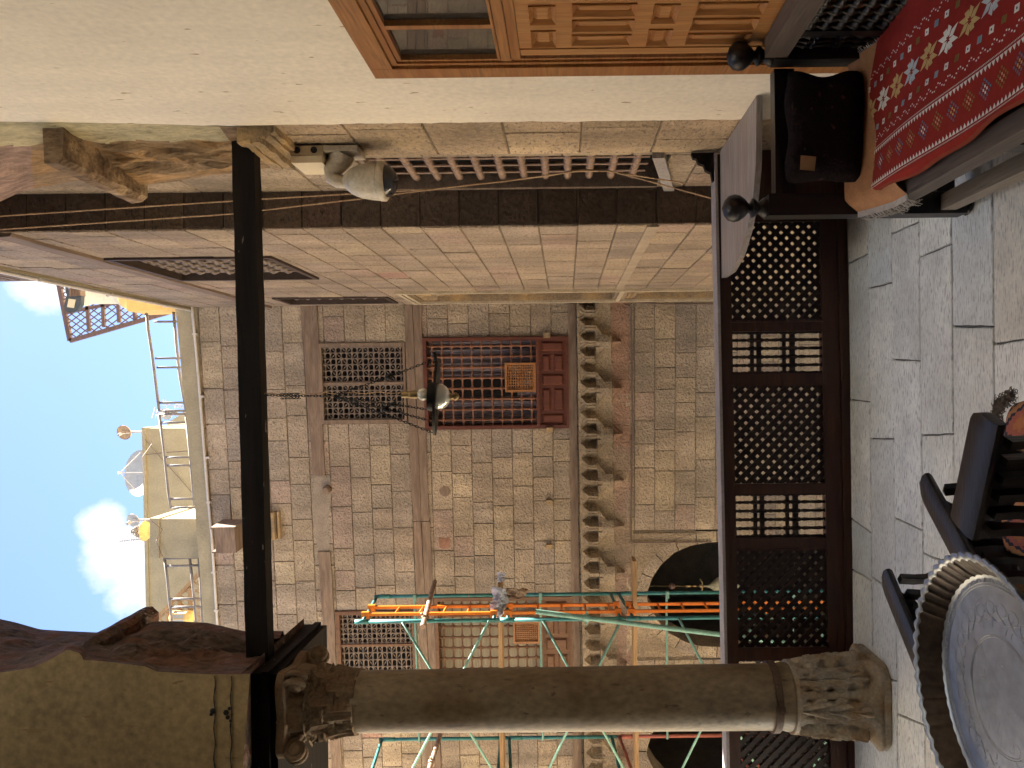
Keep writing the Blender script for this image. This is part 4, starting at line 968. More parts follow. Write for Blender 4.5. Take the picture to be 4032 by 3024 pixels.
# carved portal: recess with stalactite head, and its frame mouldings
b = MB(); mo = MB(); masonry(b, mo, lambda u, z, n: Vector((SX + .16 - n, u, z)), PR[0], PR[1], PR[2], PR[3], H, [], 31, tint=(.80,.76,.74)); masonry(b, mo, lambda u, z, n: Vector((SX + .16 - n, u, z)), PL[0], PL[1], -4, PL[3], H, [], 32, tint=(.8,.76,.74))
pr = b.build('portal_recess', m_stone, wing); mo.build('portal_mortar', m_mortar, pr)
b = MB()
for (z0, z1) in ((PR[2], PR[3]), (-4, PL[3])):
    for y in (PR[0], PR[1]): b.quad((SX-.01, y, z0), (SX+.17, y, z0), (SX+.17, y, z1), (SX-.01, y, z1))
    b.quad((SX-.01, PR[0], z1), (SX+.17, PR[0], z1), (SX+.17, PR[1], z1), (SX-.01, PR[1], z1)); b.quad((SX-.01, PR[0], z0), (SX+.17, PR[0], z0), (SX+.17, PR[1], z0), (SX-.01, PR[1], z0))
b.build('recess_reveal', m_jamb, pr)
b = MB()
def muq(u, v, z0, z1, Y0, Y1, ncell, amp, face):
    rows = 3; r = min(rows-1, int(v*rows)); tt = v*rows - r; c = ((u*ncell + (.5 if r % 2 else 0)) % 1) - .5
    base = amp*(1 - r/rows); wd = .48*min(1, max(0, (tt-.08)*1.9)); cut = max(0, wd - abs(c))/.48
    return base - cut*amp*1.05
for (z0, z1) in ((2.72, 3.32), (.42, .88)):
    b = MB(); b.grid(lambda u, v: Vector((SX + .155 - muq(u, v, z0, z1, 0, 0, 4, .15, 0), PR[0] + (PR[1]-PR[0])*u, z1 - (z1-z0)*v)), 48, 30); b.build('stalactite_head', m_jamb, pr)
b = MB()
for (a, c, d, e) in ((8.38, 8.44, -4, 3.44), (9.36, 9.44, -4, 3.44)): b.box((SX-.035, a, d), (SX+.01, c, e))
for zz_ in (3.335, 3.395): b.box((SX-.035, 8.445, zz_), (SX+.01, 9.355, zz_+.035))
b.box((SX-.03, 8.445, .93), (SX+.01, 9.355, .98))
b.build('portal_moulding', mat('pale_moulding_stone', (.42,.34,.23), .9, .2), pr)
b = MB(); b.box((SX-.014, 5.13, .96), (SX+.01, 8.37, 1.04)); b.build('string_course', mat('pale_string_stone', (.30,.235,.165), .9, .2), wing)
# ================================================================== COURTYARD HOUSE (far wall)
house = thing('courtyard_house', (-2, 10, -4), 'old courtyard house front of tan blocks with timber courses and turned wood windows', 'building')
def fr_far(u, z, n): return Vector((u, FD - FM*u, z)) + FN*n
def fxz(x, y): p = FW(x, y); return p.x, p.z
def rect(x0, y0, x1, y1):
    (Xa, za), (Xb, zb) = fxz(x0, y0), fxz(x1, y1); return (min(Xa, Xb), max(Xa, Xb), min(za, zb), max(za, zb))
R1, R2, R3, R4 = rect(1250,1352,1605,1665), rect(1665,1330,2241,1684), rect(1322,2405,1640,2722), rect(1711,2351,2256,2745)
arch_px = [(2900,2133),(2831,2133),(2789,2136),(2719,2148),(2656,2175),(2605,2220),(2569,2272),(2551,2323),(2545,2356),(2563,2395),(2593,2447),(2635,2492),(2701,2528),(2756,2543),(2843,2547),(2900,2548)]
arch2_px = [(x, y + 612) for x, y in arch_px]
def abox(ap): 
    pts = [fxz(x, y) for x, y in ap]; xs = [p[0] for p in pts]; return (min(xs)-.16, max(xs)+.16, -4, max(p[1] for p in pts)+.16)
A1, A2 = abox(arch_px), abox(arch2_px)
band_t, band_b = 2272, 2474
Rb = (-6.0, 1.10, fxz(2470, 2000)[1]+.02, fxz(2288, 2000)[1])
b = MB(); mo = MB()
masonry(b, mo, fr_far, -6.2, 1.10, -4, 6.24, H, [R1, R2, R3, R4, A1, A2, Rb], 41, tint=(1.0,1.0,1.0))
b.build('stone_wall', m_stone, house); mo.build('wall_mortar', m_mortar, house)
def fbox(mb, X0, X1, z0, z1, n0, n1, c=None):
    mb.hexa([fr_far(X0,z0,n1), fr_far(X1,z0,n1), fr_far(X1,z0,n0), fr_far(X0,z0,n0), fr_far(X0,z1,n1), fr_far(X1,z1,n1), fr_far(X1,z1,n0), fr_far(X0,z1,n0)], c)
# parapet
b = MB(); tp = [(690,1190),(720,1500),(766,1950),(772,2045),(804,2443),(850,3060)]; bt = [(757,1190),(784,1500),(823,1950),(832,2045),(861,2443),(903,3060)]
rr = []
for t, q in zip(res(tp, 24), res(bt, 24)):
    a, c = FW(t.x, t.y, .012), FW(q.x, q.y, .012); a.z += .012*noise.noise(Vector((a.x*3, 0, 0))); c.z = min(c.z, 6.235)
    rr.append([c, a, a - FN*.35, c - FN*.35])
b.rings(rr); b.build('parapet', m_plast_far, house)
b = MB(); b.tube([FW(x, y, .035) for x, y in ((757,1196),(762,1215),(784,1450),(823,1950),(838,2100),(862,2480),(900,3060))], .017, 8)
for x, y in ((772,1315),(800,1560),(823,1800),(826,1975),(845,2250),(856,2400)): p = FW(x+1, y, .03); b.bar(p + Vector((-.012,0,0)), p + Vector((.012,0,0)), .05, .05)
b.build('cable_pipe', m_pipe, house)
# timber courses
def timber(p4, name='timber_course', n1=.028, seed=0):
    """p4: [(x,y) near top-right, bottom-right, bottom-left, top-left] px corners"""
    mb = MB(); rr = []; tr, br, bl, tl_ = p4; n = 40
    for i in range(n+1):
        t = i/n; a = FW(tr[0] + (tl_[0]-tr[0])*t, tr[1] + (tl_[1]-tr[1])*t, n1); c = FW(br[0] + (bl[0]-br[0])*t, br[1] + (bl[1]-br[1])*t, n1)
        j = lambda s: .010*noise.noise(Vector((a.x*2.1, s*5, seed)))
        a.z += j(1); c.z += j(2); nn = FN*j(3)
        rr.append([c, a, a - FN*(.05), c - FN*(.05)]); rr[-1][0] = c + nn; rr[-1][1] = a + nn
    mb.rings(rr); return mb.build(name, m_timber, house)
timber([(1184,1197),(1250,1197),(1282,1871),(1235,1871)], seed=1)
timber([(1256,2171),(1304,2171),(1351,3080),(1312,3080)], seed=2)
timber([(1592,1197),(1624,1197),(1660,2050),(1628,2050)], seed=3); timber([(1628,2052),(1659,2052),(1712,3080),(1682,3080)], seed=3)
timber([(1626,1197),(1659,1197),(1690,2050),(1661,2050)], n1=.022, seed=4); timber([(1661,2052),(1693,2052),(1740,3080),(1714,3080)], n1=.022, seed=5)
timber([(2236,1197),(2266,1197),(2290,3080),(2258,3080)], seed=6)
# lattice windows (upper) and barred windows (lower)
def upper_window(Rc, mull, seed):
    X0, X1, z0, z1 = Rc; t = .05; mb = MB()
    fbox(mb, X0, X0+t, z0, z1, -.12, .03); fbox(mb, X1-t, X1, z0, z1, -.12, .03); fbox(mb, X0+t, X1-t, z0, z0+.03, -.12, .03); fbox(mb, X0+t, X1-t, z1-t, z1, -.12, .03)
    fbox(mb, mull-.016, mull+.016, z0+.03, z1-t, -.12, .012); w_ = mb.build('window', m_brnw if seed > 1 else m_timber, house)
    for a, c in ((X0+t, mull-.016), (mull+.016, X1-t)):
        g = MB(); n = 6 if seed < 2 else 6; m_ = 15
        za, zb = z0+.03, z1-t; dx, dz = (c-a)/n, (zb-za)/m_
        for i in range(n+1):
            x = min(max(a + dx*i, a+.008), c-.008); g.spin(fr_far(x, za, -.02), fr_far(x, zb, -.02), [(j+.5)/m_ for j in range(m_)], .0075, .0175, 6)
        for j in range(m_):
            z = za + dz*(j+.5); g.spin(fr_far(a, z, -.02), fr_far(c, z, -.02), [i/n if 0 < i < n else (.02 if i == 0 else .98) for i in range(n+1)], .0085, .0185, 6)
        for i in range(n):
            for j in range(m_-1):
                q = [fr_far(a+dx*i, za+dz*(j+.5), -.03), fr_far(a+dx*(i+1), za+dz*(j+1.5), -.03)] if (i+j) % 2 else [fr_far(a+dx*(i+1), za+dz*(j+.5), -.03), fr_far(a+dx*i, za+dz*(j+1.5), -.03)]
                if (i + 2*j) % 3 != 0: g.spin(q[0], q[1], [.5], .0045, .010, 4)
        smooth_by_angle(g.build('turned_lattice', m_spin, w_), 60)
    d = MB(); fbox(d, X0+t, X1-t, z0+.03, z1-t, -.14, -.12); d.build('unlit_room_sheet', m_void, w_)
upper_window(R1, fxz(1430, 1510)[0], 1); upper_window(R3, fxz(1470, 2540)[0], 2)
def lower_window(Rc, hatch, panel_x, fm, sm, back, cols, rowsn, seed):
    X0, X1, z0, z1 = Rc; t = .045; zp = fxz(panel_x, 1500 if seed == 1 else 2500)[1]; mb = MB()
    fbox(mb, X0, X0+t, z0, z1, -.2, .045); fbox(mb, X1-t, X1, z0, z1, -.2, .045); fbox(mb, X0+t, X1-t, z1-t, z1, -.2, .045); fbox(mb, X0+t, X1-t, zp-.02, zp+.02, -.2, .05); fbox(mb, X0+t, X1-t, z0, z0+.03, -.2, .045)
    w_ = mb.build('window', fm, house)
    hx0, hx1, hz0, hz1 = hatch; g = MB(); n = cols; m_ = rowsn; a, c, za, zb = X0+t, X1-t, zp+.02, z1-t; dx, dz = (c-a)/n, (zb-za)/m_
    for i in range(n):
        x = a + dx*(i+.5); hi = hx0-.01 < x < hx1+.01
        zlo = hz1 if hi else za; ns = [(zz - zlo)/(zb - zlo) for zz in [za+dz*(j+.5) for j in range(m_)] if zlo+.03 < zz < zb-.02]
        g.spin(fr_far(x, zlo, -.01), fr_far(x, zb, -.01), ns, .013, .027, 7)
    for j in range(m_):
        z = za + dz*(j+.5)
        parts = [(a, c)] if z > hz1 else [(a, hx0), (hx1, c)]
        for p, q in parts:
            ns = [(x - p)/(q - p) for x in [a+dx*(i+.5) for i in range(n)] if p+.03 < x < q-.03]; g.spin(fr_far(p, z, -.01), fr_far(q, z, -.01), ns, .011, .026, 7)
    smooth_by_angle(g.build('turned_bars', sm, w_), 60)
    k = MB(); tt = .03; fbox(k, hx0, hx0+tt, hz0, hz1, -.03, .055); fbox(k, hx1-tt, hx1, hz0, hz1, -.03, .055); fbox(k, hx0+tt, hx1-tt, hz0, hz0+tt, -.03, .055); fbox(k, hx0+tt, hx1-tt, hz1-tt, hz1, -.03, .055)
    h_ = k.build('hatch', m_hatch, w_)
    k = MB(); ni, nj = 9, 11; x0_, x1_, z0_, z1_ = hx0+tt, hx1-tt, hz0+tt, hz1-tt
    for i in range(ni): x = x0_ + (x1_-x0_)*(i+.5)/ni; k.spin(fr_far(x, z0_, .03), fr_far(x, z1_, .03), [(q+.5)/nj for q in range(nj)], .006, .012, 5)
    for j in range(nj): z = z0_ + (z1_-z0_)*(j+.5)/nj; k.spin(fr_far(x0_, z, .03), fr_far(x1_, z, .03), [(q+.5)/ni for q in range(ni)], .006, .012, 5)
    k.build('hatch_lattice', m_hatch, h_)
    k = MB(); fbox(k, X0+t, X1-t, z0+.03, zp-.02, -.01, .012); W_ = X1-X0-2*t; Hh = zp-z0-.05
    u = [(.03,.16,.12,.88),(.21,.33,.12,.88),(.21,.5,.6,.88),(.37,.5,.12,.5),(.54,.64,.12,.88),(.68,.82,.12,.88),(.86,.97,.12,.88)] if False else [(.02,.13,.1,.9),(.17,.43,.58,.9),(.17,.43,.1,.46),(.47,.60,.1,.9),(.64,.83,.58,.9),(.64,.83,.1,.46),(.87,.98,.1,.9)]
    for a_, c_, d_, e_ in u:
        x0_, x1_, z0_, z1_ = X0+t+a_*W_, X0+t+c_*W_, z0+.03+d_*Hh, z0+.03+e_*Hh; i_ = .022
        fo = [fr_far(x0_,z0_,.0125), fr_far(x1_,z0_,.0125), fr_far(x1_,z1_,.0125), fr_far(x0_,z1_,.0125)]; fi = [fr_far(x0_+i_,z0_+i_,.040), fr_far(x1_-i_,z0_+i_,.040), fr_far(x1_-i_,z1_-i_,.040), fr_far(x0_+i_,z1_-i_,.040)]
        k.quad(*fi)
        for q in range(4): k.quad(fo[q], fo[(q+1)%4], fi[(q+1)%4], fi[q])
    k.build('apron_panel', fm, w_)
    k = MB()
    if back == 'curtain':
        k.grid(lambda u, v: fr_far(a + (c-a)*u, za + (zb-za)*v, -.15 + .022*math.sin(u*70 + 2*math.sin(u*9)) + .01*math.sin(u*150)), 150, 2); k.build('curtain', m_curt, w_)
        k = MB(); fbox(k, fxz(1900, 1560)[0]-.02, fxz(1900, 1490)[0], za+.25, zb-.16, -.12, -.11); k.build('dark_gap', m_void, w_)
    else: fbox(k, a, c, za, zb, -.18, -.16); k.build('pale_blind', m_blind, w_)
ha = rect(1988,1428,2111,1541); hb = rect(2020,2440,2128,2527)
lower_window(R2, ha, 2118, m_redw, m_spinr, 'curtain', 8, 11, 1); lower_window(R4, hb, 2134, m_brnw, m_brnw, 'blind', 9, 11, 2)
# carved stalactite band
b = MB(); pitch = 60.0; yA, yB = 1180.0, 3080.0
def mband(u, v):
    y = yA + (yB-yA)*u; top = 2270 + .0168*(y-1197); bot = 2474 + .0168*(y-1197); x = top + (bot-top)*v
    cell = (y - 1197)/pitch; k = v*3; t = ((cell - 2.46 + 1.5) % 3) - 1.5
    if k < 1.05:
        c = (cell - .98 + .5) % 1 - .5; tt = (k-.12)/.36; wd = .39*min(1, max(0, tt)); cut = max(0, wd - abs(c))/.39
        n = .155 - .145*min(1, cut*1.25) + (.010 if wd < abs(c) < wd + .05 and tt > 0 else 0)
    elif k < 2.0:
        q = k - 1.05; pend = max(0, 1 - abs(t)/.62)
        hw_ = 1.05*min(1, .35 + q*1.4); hol = max(0, 1 - (abs(abs(t) - 1.5)/hw_)**2)
        n = .105 - .10*hol**.6 + .05*pend - .05*(abs(t) < .3)*(q < .25)*(.25-q)*4
        if abs(t) < .62: n = max(n, .05 + .10*pend)
    else:
        q = (k - 2.0); hw_ = .60*max(0, 1 - q/.55); n = .012 + .10*max(0, 1 - abs(t)/max(.02, hw_))*(q < .55)
        if abs(abs(t) - 1.5) < 1.0: n -= .006
    return FW(x, y, n + .005*noise.noise(Vector((y*.05, x*.08, 1))))
def mcol(u, v):
    y = yA + (yB-yA)*u; k = v*3
    g = noise.noise(Vector((int((y-1197)/pitch)*1.7, int(k)*2.3, 0)))*.14 + 1
    base = (.29,.225,.15) if k < 2 else ((.33,.20,.135) if y < 1760 else (.27,.20,.14) if noise.noise(Vector((int((y-yA)/pitch/2)*2.9, 3, 1))) > 0 else (.28,.19,.14))
    return tuple(q*g for q in base)
b.grid(mband, 32*16, 48, c=mcol); fbox(b, -6.1, 1.12, Rb[2]-.03, Rb[3]+.03, -.12, -.03, c=(.2,.16,.11)); b.build('stalactite_band', m_stone, house)
b = MB(); b.tube([FW(x, y, .03) for x, y in ((2460,1200),(2476,1204),(2484,1216),(2490,1700),(2484,2000),(2484,2128),(2490,2134),(2800,2131))], .010, 7); b.tube([FW(2484, y, .03) for y in (1198, 1190)] + [FW(x, 1197, .03) for x in (2600, 2850)], .010, 7); b.build('conduit', m_cable, house)
# pointed arches with voussoirs and the dark room behind
def arch_part(ap, bx, seed):
    rnd = random.Random(seed); C = [Vector((*fxz(x, y), 0)) for x, y in ap]; C = res(C, 61); zlow = C[0].z
    C2 = [Vector((p.x, -4) if False else (p.x, p.y, 0)) for p in C]
    cx = sum(p.x for p in C2)/len(C2); mb = MB(); X0, X1, _, Z1 = bx
    outer = []
    for i, p in enumerate(C2):
        d = (C2[min(i+1,60)] - C2[max(i-1,0)]).normalized(); nn = Vector((-d.y, d.x, 0)); 
        if (p - Vector((cx, min(p.y, C2[0].y), 0))).dot(nn) < 0: nn = -nn
        outer.append(p + nn*.145)
    rt = [(X1 if C2[0].x > cx else X0), (X0 if C2[0].x > cx else X1)]
    # voussoirs
    i = 0
    while i < 60:
        st = 5; j = min(60, i + st); c = pick(rnd); g = .10
        a0, a1, o0, o1 = [fr_far(q.x, q.y, .004 + rnd.uniform(0,.004)) for q in (C2[i].lerp(C2[i+1], g), C2[j].lerp(C2[j-1], g), outer[i].lerp(outer[min(i+1,60)], g), outer[j].lerp(outer[j-1], g))]
        cur = [C2[k] for k in range(i, j+1)]; out = [outer[k] for k in range(i, j+1)]
        pts = [a0] + [fr_far(q.x, q.y, .006) for q in cur[1:-1]] + [a1, o1] + [fr_far(q.x, q.y, .006) for q in out[1:-1]][::-1] + [o0]
        mb.quad(*pts, c=c); 
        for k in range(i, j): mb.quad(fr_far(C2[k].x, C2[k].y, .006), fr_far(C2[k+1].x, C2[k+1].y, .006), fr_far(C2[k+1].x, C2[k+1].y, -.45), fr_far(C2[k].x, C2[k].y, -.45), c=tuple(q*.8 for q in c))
        i = j
    # spandrels out to the bounding box
    for k in range(60):
        p, q = outer[k], outer[k+1]
        def proj(p): 
            x = X1 if p.x > cx else X0; return Vector((x, p.y, 0)) if abs(p.x-cx) > (Z1-p.y) else Vector((p.x, Z1, 0))
        a, c = proj(p), proj(q); pts = [p, q, c]
        if abs(a.x - c.x) > 1e-5 and abs(a.y - c.y) > 1e-5: pts.append(Vector((X1 if p.x > cx else X0, Z1, 0)))
        pts.append(a); mb.quad(*[fr_far(t.x, t.y, .001) for t in pts], c=(.30,.23,.155))
    # straight jambs below
    for s_, e in ((0, C2[0]), (1, C2[-1])):
        xo = X1 if e.x > cx else X0; z = e.y
        while z > -4:
            zl = max(-4, z - H); c = pick(rnd); mb.quad(fr_far(e.x, zl+.003, .003), fr_far(xo, zl+.003, .003), fr_far(xo, z-.003, .003), fr_far(e.x, z-.003, .003), c=c)
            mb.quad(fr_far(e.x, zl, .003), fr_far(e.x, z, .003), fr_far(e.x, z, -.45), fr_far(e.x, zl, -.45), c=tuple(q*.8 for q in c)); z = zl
    return mb.build('pointed_arch', m_stone, house)
arch_part(arch_px, A1, 51); arch_part(arch2_px, A2, 52)
b = MB()
for X0, X1 in ((-6.2, 1.1),):
    n0, n1 = -.46, -3.2; z0, z1 = -4, 1.0
    b.quad(fr_far(X0,z0,n1), fr_far(X1,z0,n1), fr_far(X1,z1,n1), fr_far(X0,z1,n1)); b.quad(fr_far(X0,z1,n0), fr_far(X1,z1,n0), fr_far(X1,z1,n1), fr_far(X0,z1,n1))
    for X in (X0, A1[0]-.4, X1): b.quad(fr_far(X,z0,n0), fr_far(X,z1,n0), fr_far(X,z1,n1), fr_far(X,z0,n1))
    # inner faces of the wall between the openings
    xs = [(X0, A2[0]+.16), (A2[1]-.16, A1[0]+.16), (A1[1]-.16, X1)]
    for a, c in xs: b.quad(fr_far(a,z0,n0), fr_far(c,z0,n0), fr_far(c,z1,n0), fr_far(a,z1,n0))
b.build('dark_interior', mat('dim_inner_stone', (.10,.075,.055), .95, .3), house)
b = MB(); b.hexa([Vector(q) for q in ((-6.2, 13.6, 5.9), (1.3, 13.0, 5.9), (1.3, 9.9, 5.9), (-6.2, 10.75, 5.9), (-6.2, 13.6, 6.15), (1.3, 13.0, 6.15), (1.3, 9.9, 6.15), (-6.2, 10.75, 6.15))]); b.build('roof_slab', m_plast_far, house)
# small things built into the wall
b = MB()
for (x, y, r, L, m_) in ((1292,1925,.055,.10,0),):
    b.lathe([(r, -.05),(r*1.05, L*.6),(r*.7, L),(.001, L*1.02)], FW(x, y), FN + Vector((0,0,.05)), 9)
b.build('log_end', m_timber, house); b = MB(); b.lathe([(.065,-.02),(.07,.01),(.001,.015)], FW(1752, 1934), FN, 10); b.build('log_end', m_timber, house)
b = MB()
for x, y, w_ in ((1750,2136,22),): b.prism([FW(x-w_,y-20,.009), FW(x-w_+4,y+19,.009), FW(x+6,y+24,.009), FW(x+w_,y+20,.009), FW(x+w_-2,y-22,.009), FW(x,y-16,.009)], -FN*.03)
b.build('brick_patch', mat('red_brick_patch', (.25,.13,.085), .95, .35), house)
b = MB()
for x, y in ((2161,2149),(2160,1975),(2150,1322),(2162,1692)): b = MB(); b.box(tuple(FW(x, y) + Vector((-.03,-.09,-.05))), tuple(FW(x, y) + Vector((.03, .02, .03)))); b.build('hinge_stone', m_jamb, house)
b = MB(); rnd = random.Random(8)
for x0, x1, y0, y1 in ((1236,1262,1880,2160),(1900,1960,1900,2050)):
    pass
b.v = []; b.prism([FW(1238,1878,.006), FW(1300,1880,.006), FW(1308,1925,.006), FW(1290,2060,.006), FW(1300,2165,.006), FW(1252,2166,.006), FW(1240,2080,.006), FW(1228,1990,.006)], -FN*.02); b.build('render_patch', mat('pale_patch_mortar', (.27,.215,.16), .95, .2), house)
ch = thing('wooden_chute', tuple(FW(912, 2078)), 'open topped wooden box projecting from the wall above its stone corbel', 'chute')
b = MB(); q = [FW(878, 2045), FW(960, 2045), FW(960, 2142), FW(878, 2142)]; X0, X1, z0, z1 = -1.83, -1.49, 5.66, 5.99
X1, z1 = fxz(878, 2045); X0, z0 = fxz(975, 2142)
fbox(b, X0, X0+.02, z0, z1, 0, .36); fbox(b, X1-.02, X1, z0, z1, 0, .36); fbox(b, X0+.02, X1-.02, z0, z1-.05, .34, .36); fbox(b, X0+.02, X1-.02, z0, z0+.02, 0, .34); b.build('box_boards', m_timber, ch)
b = MB(); 
for (xa, xb, n) in ((1066,1078,.16),(1079,1096,.12),(1097,1111,.07)): X1, z1 = fxz(xa, 2010); X0, z0 = fxz(xb, 2116); fbox(b, X0, X1, z0, z1, 0, n)
b.build('stone_corbel', m_jamb, ch)
lw = thing('added_bounce_wing', (-6.3, 7, -4), 'pale stone wing added on the left, outside the picture, to bounce sun into the courtyard', 'building')
b = MB(); b.box((-6.6, 4.7, -4), (-6.25, 10.6, 6.4)); b.build('stone_wall', mat('pale_wing_stone', (.64,.54,.40), .9, .1, 3, 30, .3, .01), lw)  # unseen wall added to throw warm sunlight back into the courtyard
# ================================================================== MOSQUE LAMP in the arch
ml = thing('mosque_lamp', tuple(P(2830, 2302, 10.6)), 'pale pierced glass mosque lamp with ball on its chain hanging in the dark arch', 'lamp')
YM = 10.62
def q_(x, y=2308): return P(x, y, YM)
b = MB(); b.tube([q_(2500), q_(2900)], .004, 5); b.build('hanging_rod', m_brass, ml)
b = MB(); b.lathe([(.001,.043)] + [(.043*math.sin(t), .043*math.cos(t)) for t in [i*math.pi/12 for i in range(1, 12)]] + [(.001,-.043)], q_(2646), n=18); b.build('wooden_ball', mat('brown_ball', (.16,.10,.08), .5, .2), ml, smooth=True)
b = MB(); 
for x, r, h in ((2711,.015,.05),(2736,.014,.03),(2762,.025,.04)): b.lathe([(.004,h),(r,h*.5),(r,-h*.5),(.004,-h)], q_(x), n=12)
b.tube([q_(2762) + Vector((-.10,0,.02)), q_(2762) + Vector((-.05,0,-.01)), q_(2762) + Vector((.05,0,-.01)), q_(2762) + Vector((.10,0,.02))], .012, 6); b.build('metal_finial', m_brass, ml, smooth=True)
b = MB(); b.lathe([(.012,.0),(.014,-.05),(.03,-.09),(.075,-.14),(.115,-.19),(.125,-.25),(.11,-.33),(.07,-.40),(.05,-.44),(.09,-.52),(.001,-.52)], q_(2772), n=26); b.build('pierced_shade', mat('pierced_pale_glass', (.36,.33,.22), .5, .3, speck=(55, .62, (.06,.05,.03), (1,1,1))), ml, smooth=True)
# ================================================================== SCAFFOLD TOWER
sc = thing('scaffold_tower', (-3.3, 8.7, -4), 'teal and mint tube scaffold tower with orange ladder frames in the courtyard', 'scaffold')
NYs, FYs = 8.2, 9.2
def pn_(x, y): return P(x, y, NYs)
def pf_(x, y): return P(x, y, FYs)
XR, XL = -2.46, -4.24
lifts = [(3.82, 2.33), (2.27, .98), (.93, -.45), (-.5, -1.9), (-1.95, -3.98)]
def sway(z): return .012*math.sin(z)
for Xs, nm in ((XR, 0), (XL, 1)):
    for k, (zt_, zb_) in enumerate(lifts):
        for Y in (NYs, FYs):
            m_ = m_redox if (nm == 1 and k >= 2) else m_teal
            yy = Y + (.15 if nm == 1 else 0)
            b = MB(); b.tube([(Xs, yy, zb_), (Xs, yy, zt_ + (.09 if Y == FYs else 0))], .021, 10); b.tube([(Xs, yy, zt_ - .10), (Xs, yy, zt_ + .05)], .025, 10)
            b.build('standard', m_, sc, smooth=True)
        dy = .15 if nm == 1 else 0
        b = MB(); b.tube([(Xs, NYs+dy, zt_ - .03), (Xs, NYs+.25+dy, zt_-.01), (Xs, FYs+dy, zt_ + .06)], .019, 8); b.build('cross_tube', m_redox if (nm == 1 and k >= 2) else m_teal, sc, smooth=True); b = MB(); b.tube([(Xs, NYs+dy, zb_ + .06), (Xs, FYs+dy, zb_ + .10)], .019, 8); b.build('cross_tube', m_redox if (nm == 1 and k >= 2) else m_teal, sc, smooth=True)
        b = MB()                                       # orange ladder frame hooked between the tubes
        la, lb = (NYs + .16 + dy, NYs + .43 + dy); zt2, zb2 = zt_ - .04, zb_ + .10; Xo = Xs + .03
        if nm == 0:
            for Y in (la, lb): b.bar((Xo, Y, zb2), (Xo, Y, zt2), .03, .036, up=(0,1,0)); b.box((Xo-.04, Y-.025, zt2-.02), (Xo+.03, Y+.025, zt2+.06)); b.box((Xo-.04, Y-.025, zb2-.06), (Xo+.03, Y+.025, zb2+.01))
            n = 4 if k == 0 else 5
            for i in range(n): z = zt2 - .30 - i*.262; b.tube([(Xo, la, z), (Xo, lb, z)], .013, 7)
            b.build('ladder_frame', m_orange, sc)
for z in (3.42, 1.92, .41, -1.1, -2.6):
    b = MB(); b.tube([(XR + .02, FYs-.03, z + .01), (XL - .02, FYs + .12, z + .0)], .014, 8); b.bar((XR+.03, FYs-.04, z), (XR-.05, FYs-.04, z), .05, .035); b.build('ledger', m_mint, sc, smooth=False)
for z0, z1 in ((3.36, 2.44), (1.87, 1.03), (.42, -.40), (-1.0, -1.85), (-2.5, -3.7)):
    for a, c in ((z0, z1 - .08), (z1, z0 + .02)):
        zz0 = a; slope = (c - a)
        b = MB(); b.tube([(XR, NYs-.03, a), (XL, NYs+.12, c)], .0135, 8); b.build('cross_brace', m_mint, sc, smooth=True)
def plankt(x0, x1, Y0, Y1, z, label):
    b = MB(); rr = []
    for i in range(10):
        X = x0 + (x1-x0)*i/9; w_ = .006*noise.noise(Vector((X*2, z, 0))); rr.append([(X, Y0, z+w_), (X, Y1, z+w_), (X, Y1, z+.042+w_), (X, Y0, z+.042+w_)])
    b.rings(rr); tag(b.build('scaffold_plank', m_plank), label, 'plank', 'planks lying across the scaffold')
plankt(-2.17, -5.2, 8.55, 8.80, 2.335, 'sandy wooden plank lying across the upper part of the scaffold under the grey cloth')
plankt(-1.93, -5.2, 8.55, 8.80, .83, 'sandy wooden plank lying across the scaffold at the top of the arch')
def pipe(p, q, r, m, label):
    b = MB(); d = (q-p).normalized(); b.tube([p, q], r, 12)
    b.tube([p + d*.005, p + d*.25], r*.1, 3) if False else None
    mid = p.lerp(q, .17); s = d.cross(Vector((0,1,.2))).normalized(); b.tube([mid - s*.07, mid + s*.07], .014, 6); b.lathe([(r*1.5,-.03),(r*1.5,.03)], mid, d, 10)
    tag(b.build('scaffold_pipe', m, smooth=False), label, 'pipe')
pipe(P(2110, 2408, 8.05), P(3300, 2556, 7.9), .026, m_mint, 'long pale mint pipe leaning down across the scaffold')
pipe(P(1664, 2468, 8.0), P(1712, 2290, 9.4), .028, m_rustp, 'tan rusty pipe clamped across the scaffold near the top of the orange ladder')
pipe(P(1689, 3035, 8.4), P(1741, 2870, 9.4), .028, m_rustp, 'tan rusty pipe clamped to the scaffold left of the column')
cl_ = thing('grey_cloth', tuple(P(1977, 2330, 8.6)), 'crumpled grey and brown cloth hung over the end of the upper plank', 'cloth')
def crump(c, w_, h_, d_, seed, m, nm):
    b = MB(); b.grid(lambda u, v: Vector((c.x + (u-.5)*w_*(1-.5*abs(v-.4)) + .05*noise.noise(Vector((u*4, v*4, seed))), c.y - d_*math.sin(v*3.1) + .05*noise.noise(Vector((u*6, v*6, seed+3))), c.z - (v-.3)*h_ + .06*noise.noise(Vector((u*3, v*5, seed+7))))), 18, 18); b.build(nm, m, cl_, smooth=True)
crump(P(1955, 2345, 8.5), .22, .16, .06, 1, m_cloth, 'grey_fold'); crump(P(1950, 2395, 8.45), .20, .13, .05, 4, m_cloth, 'grey_fold'); crump(P(2015, 2330, 8.5), .10, .24, .05, 8, m_clothb, 'brown_fold'); crump(P(1968, 2270, 8.6), .12, .08, .04, 5, m_cloth, 'grey_fold')
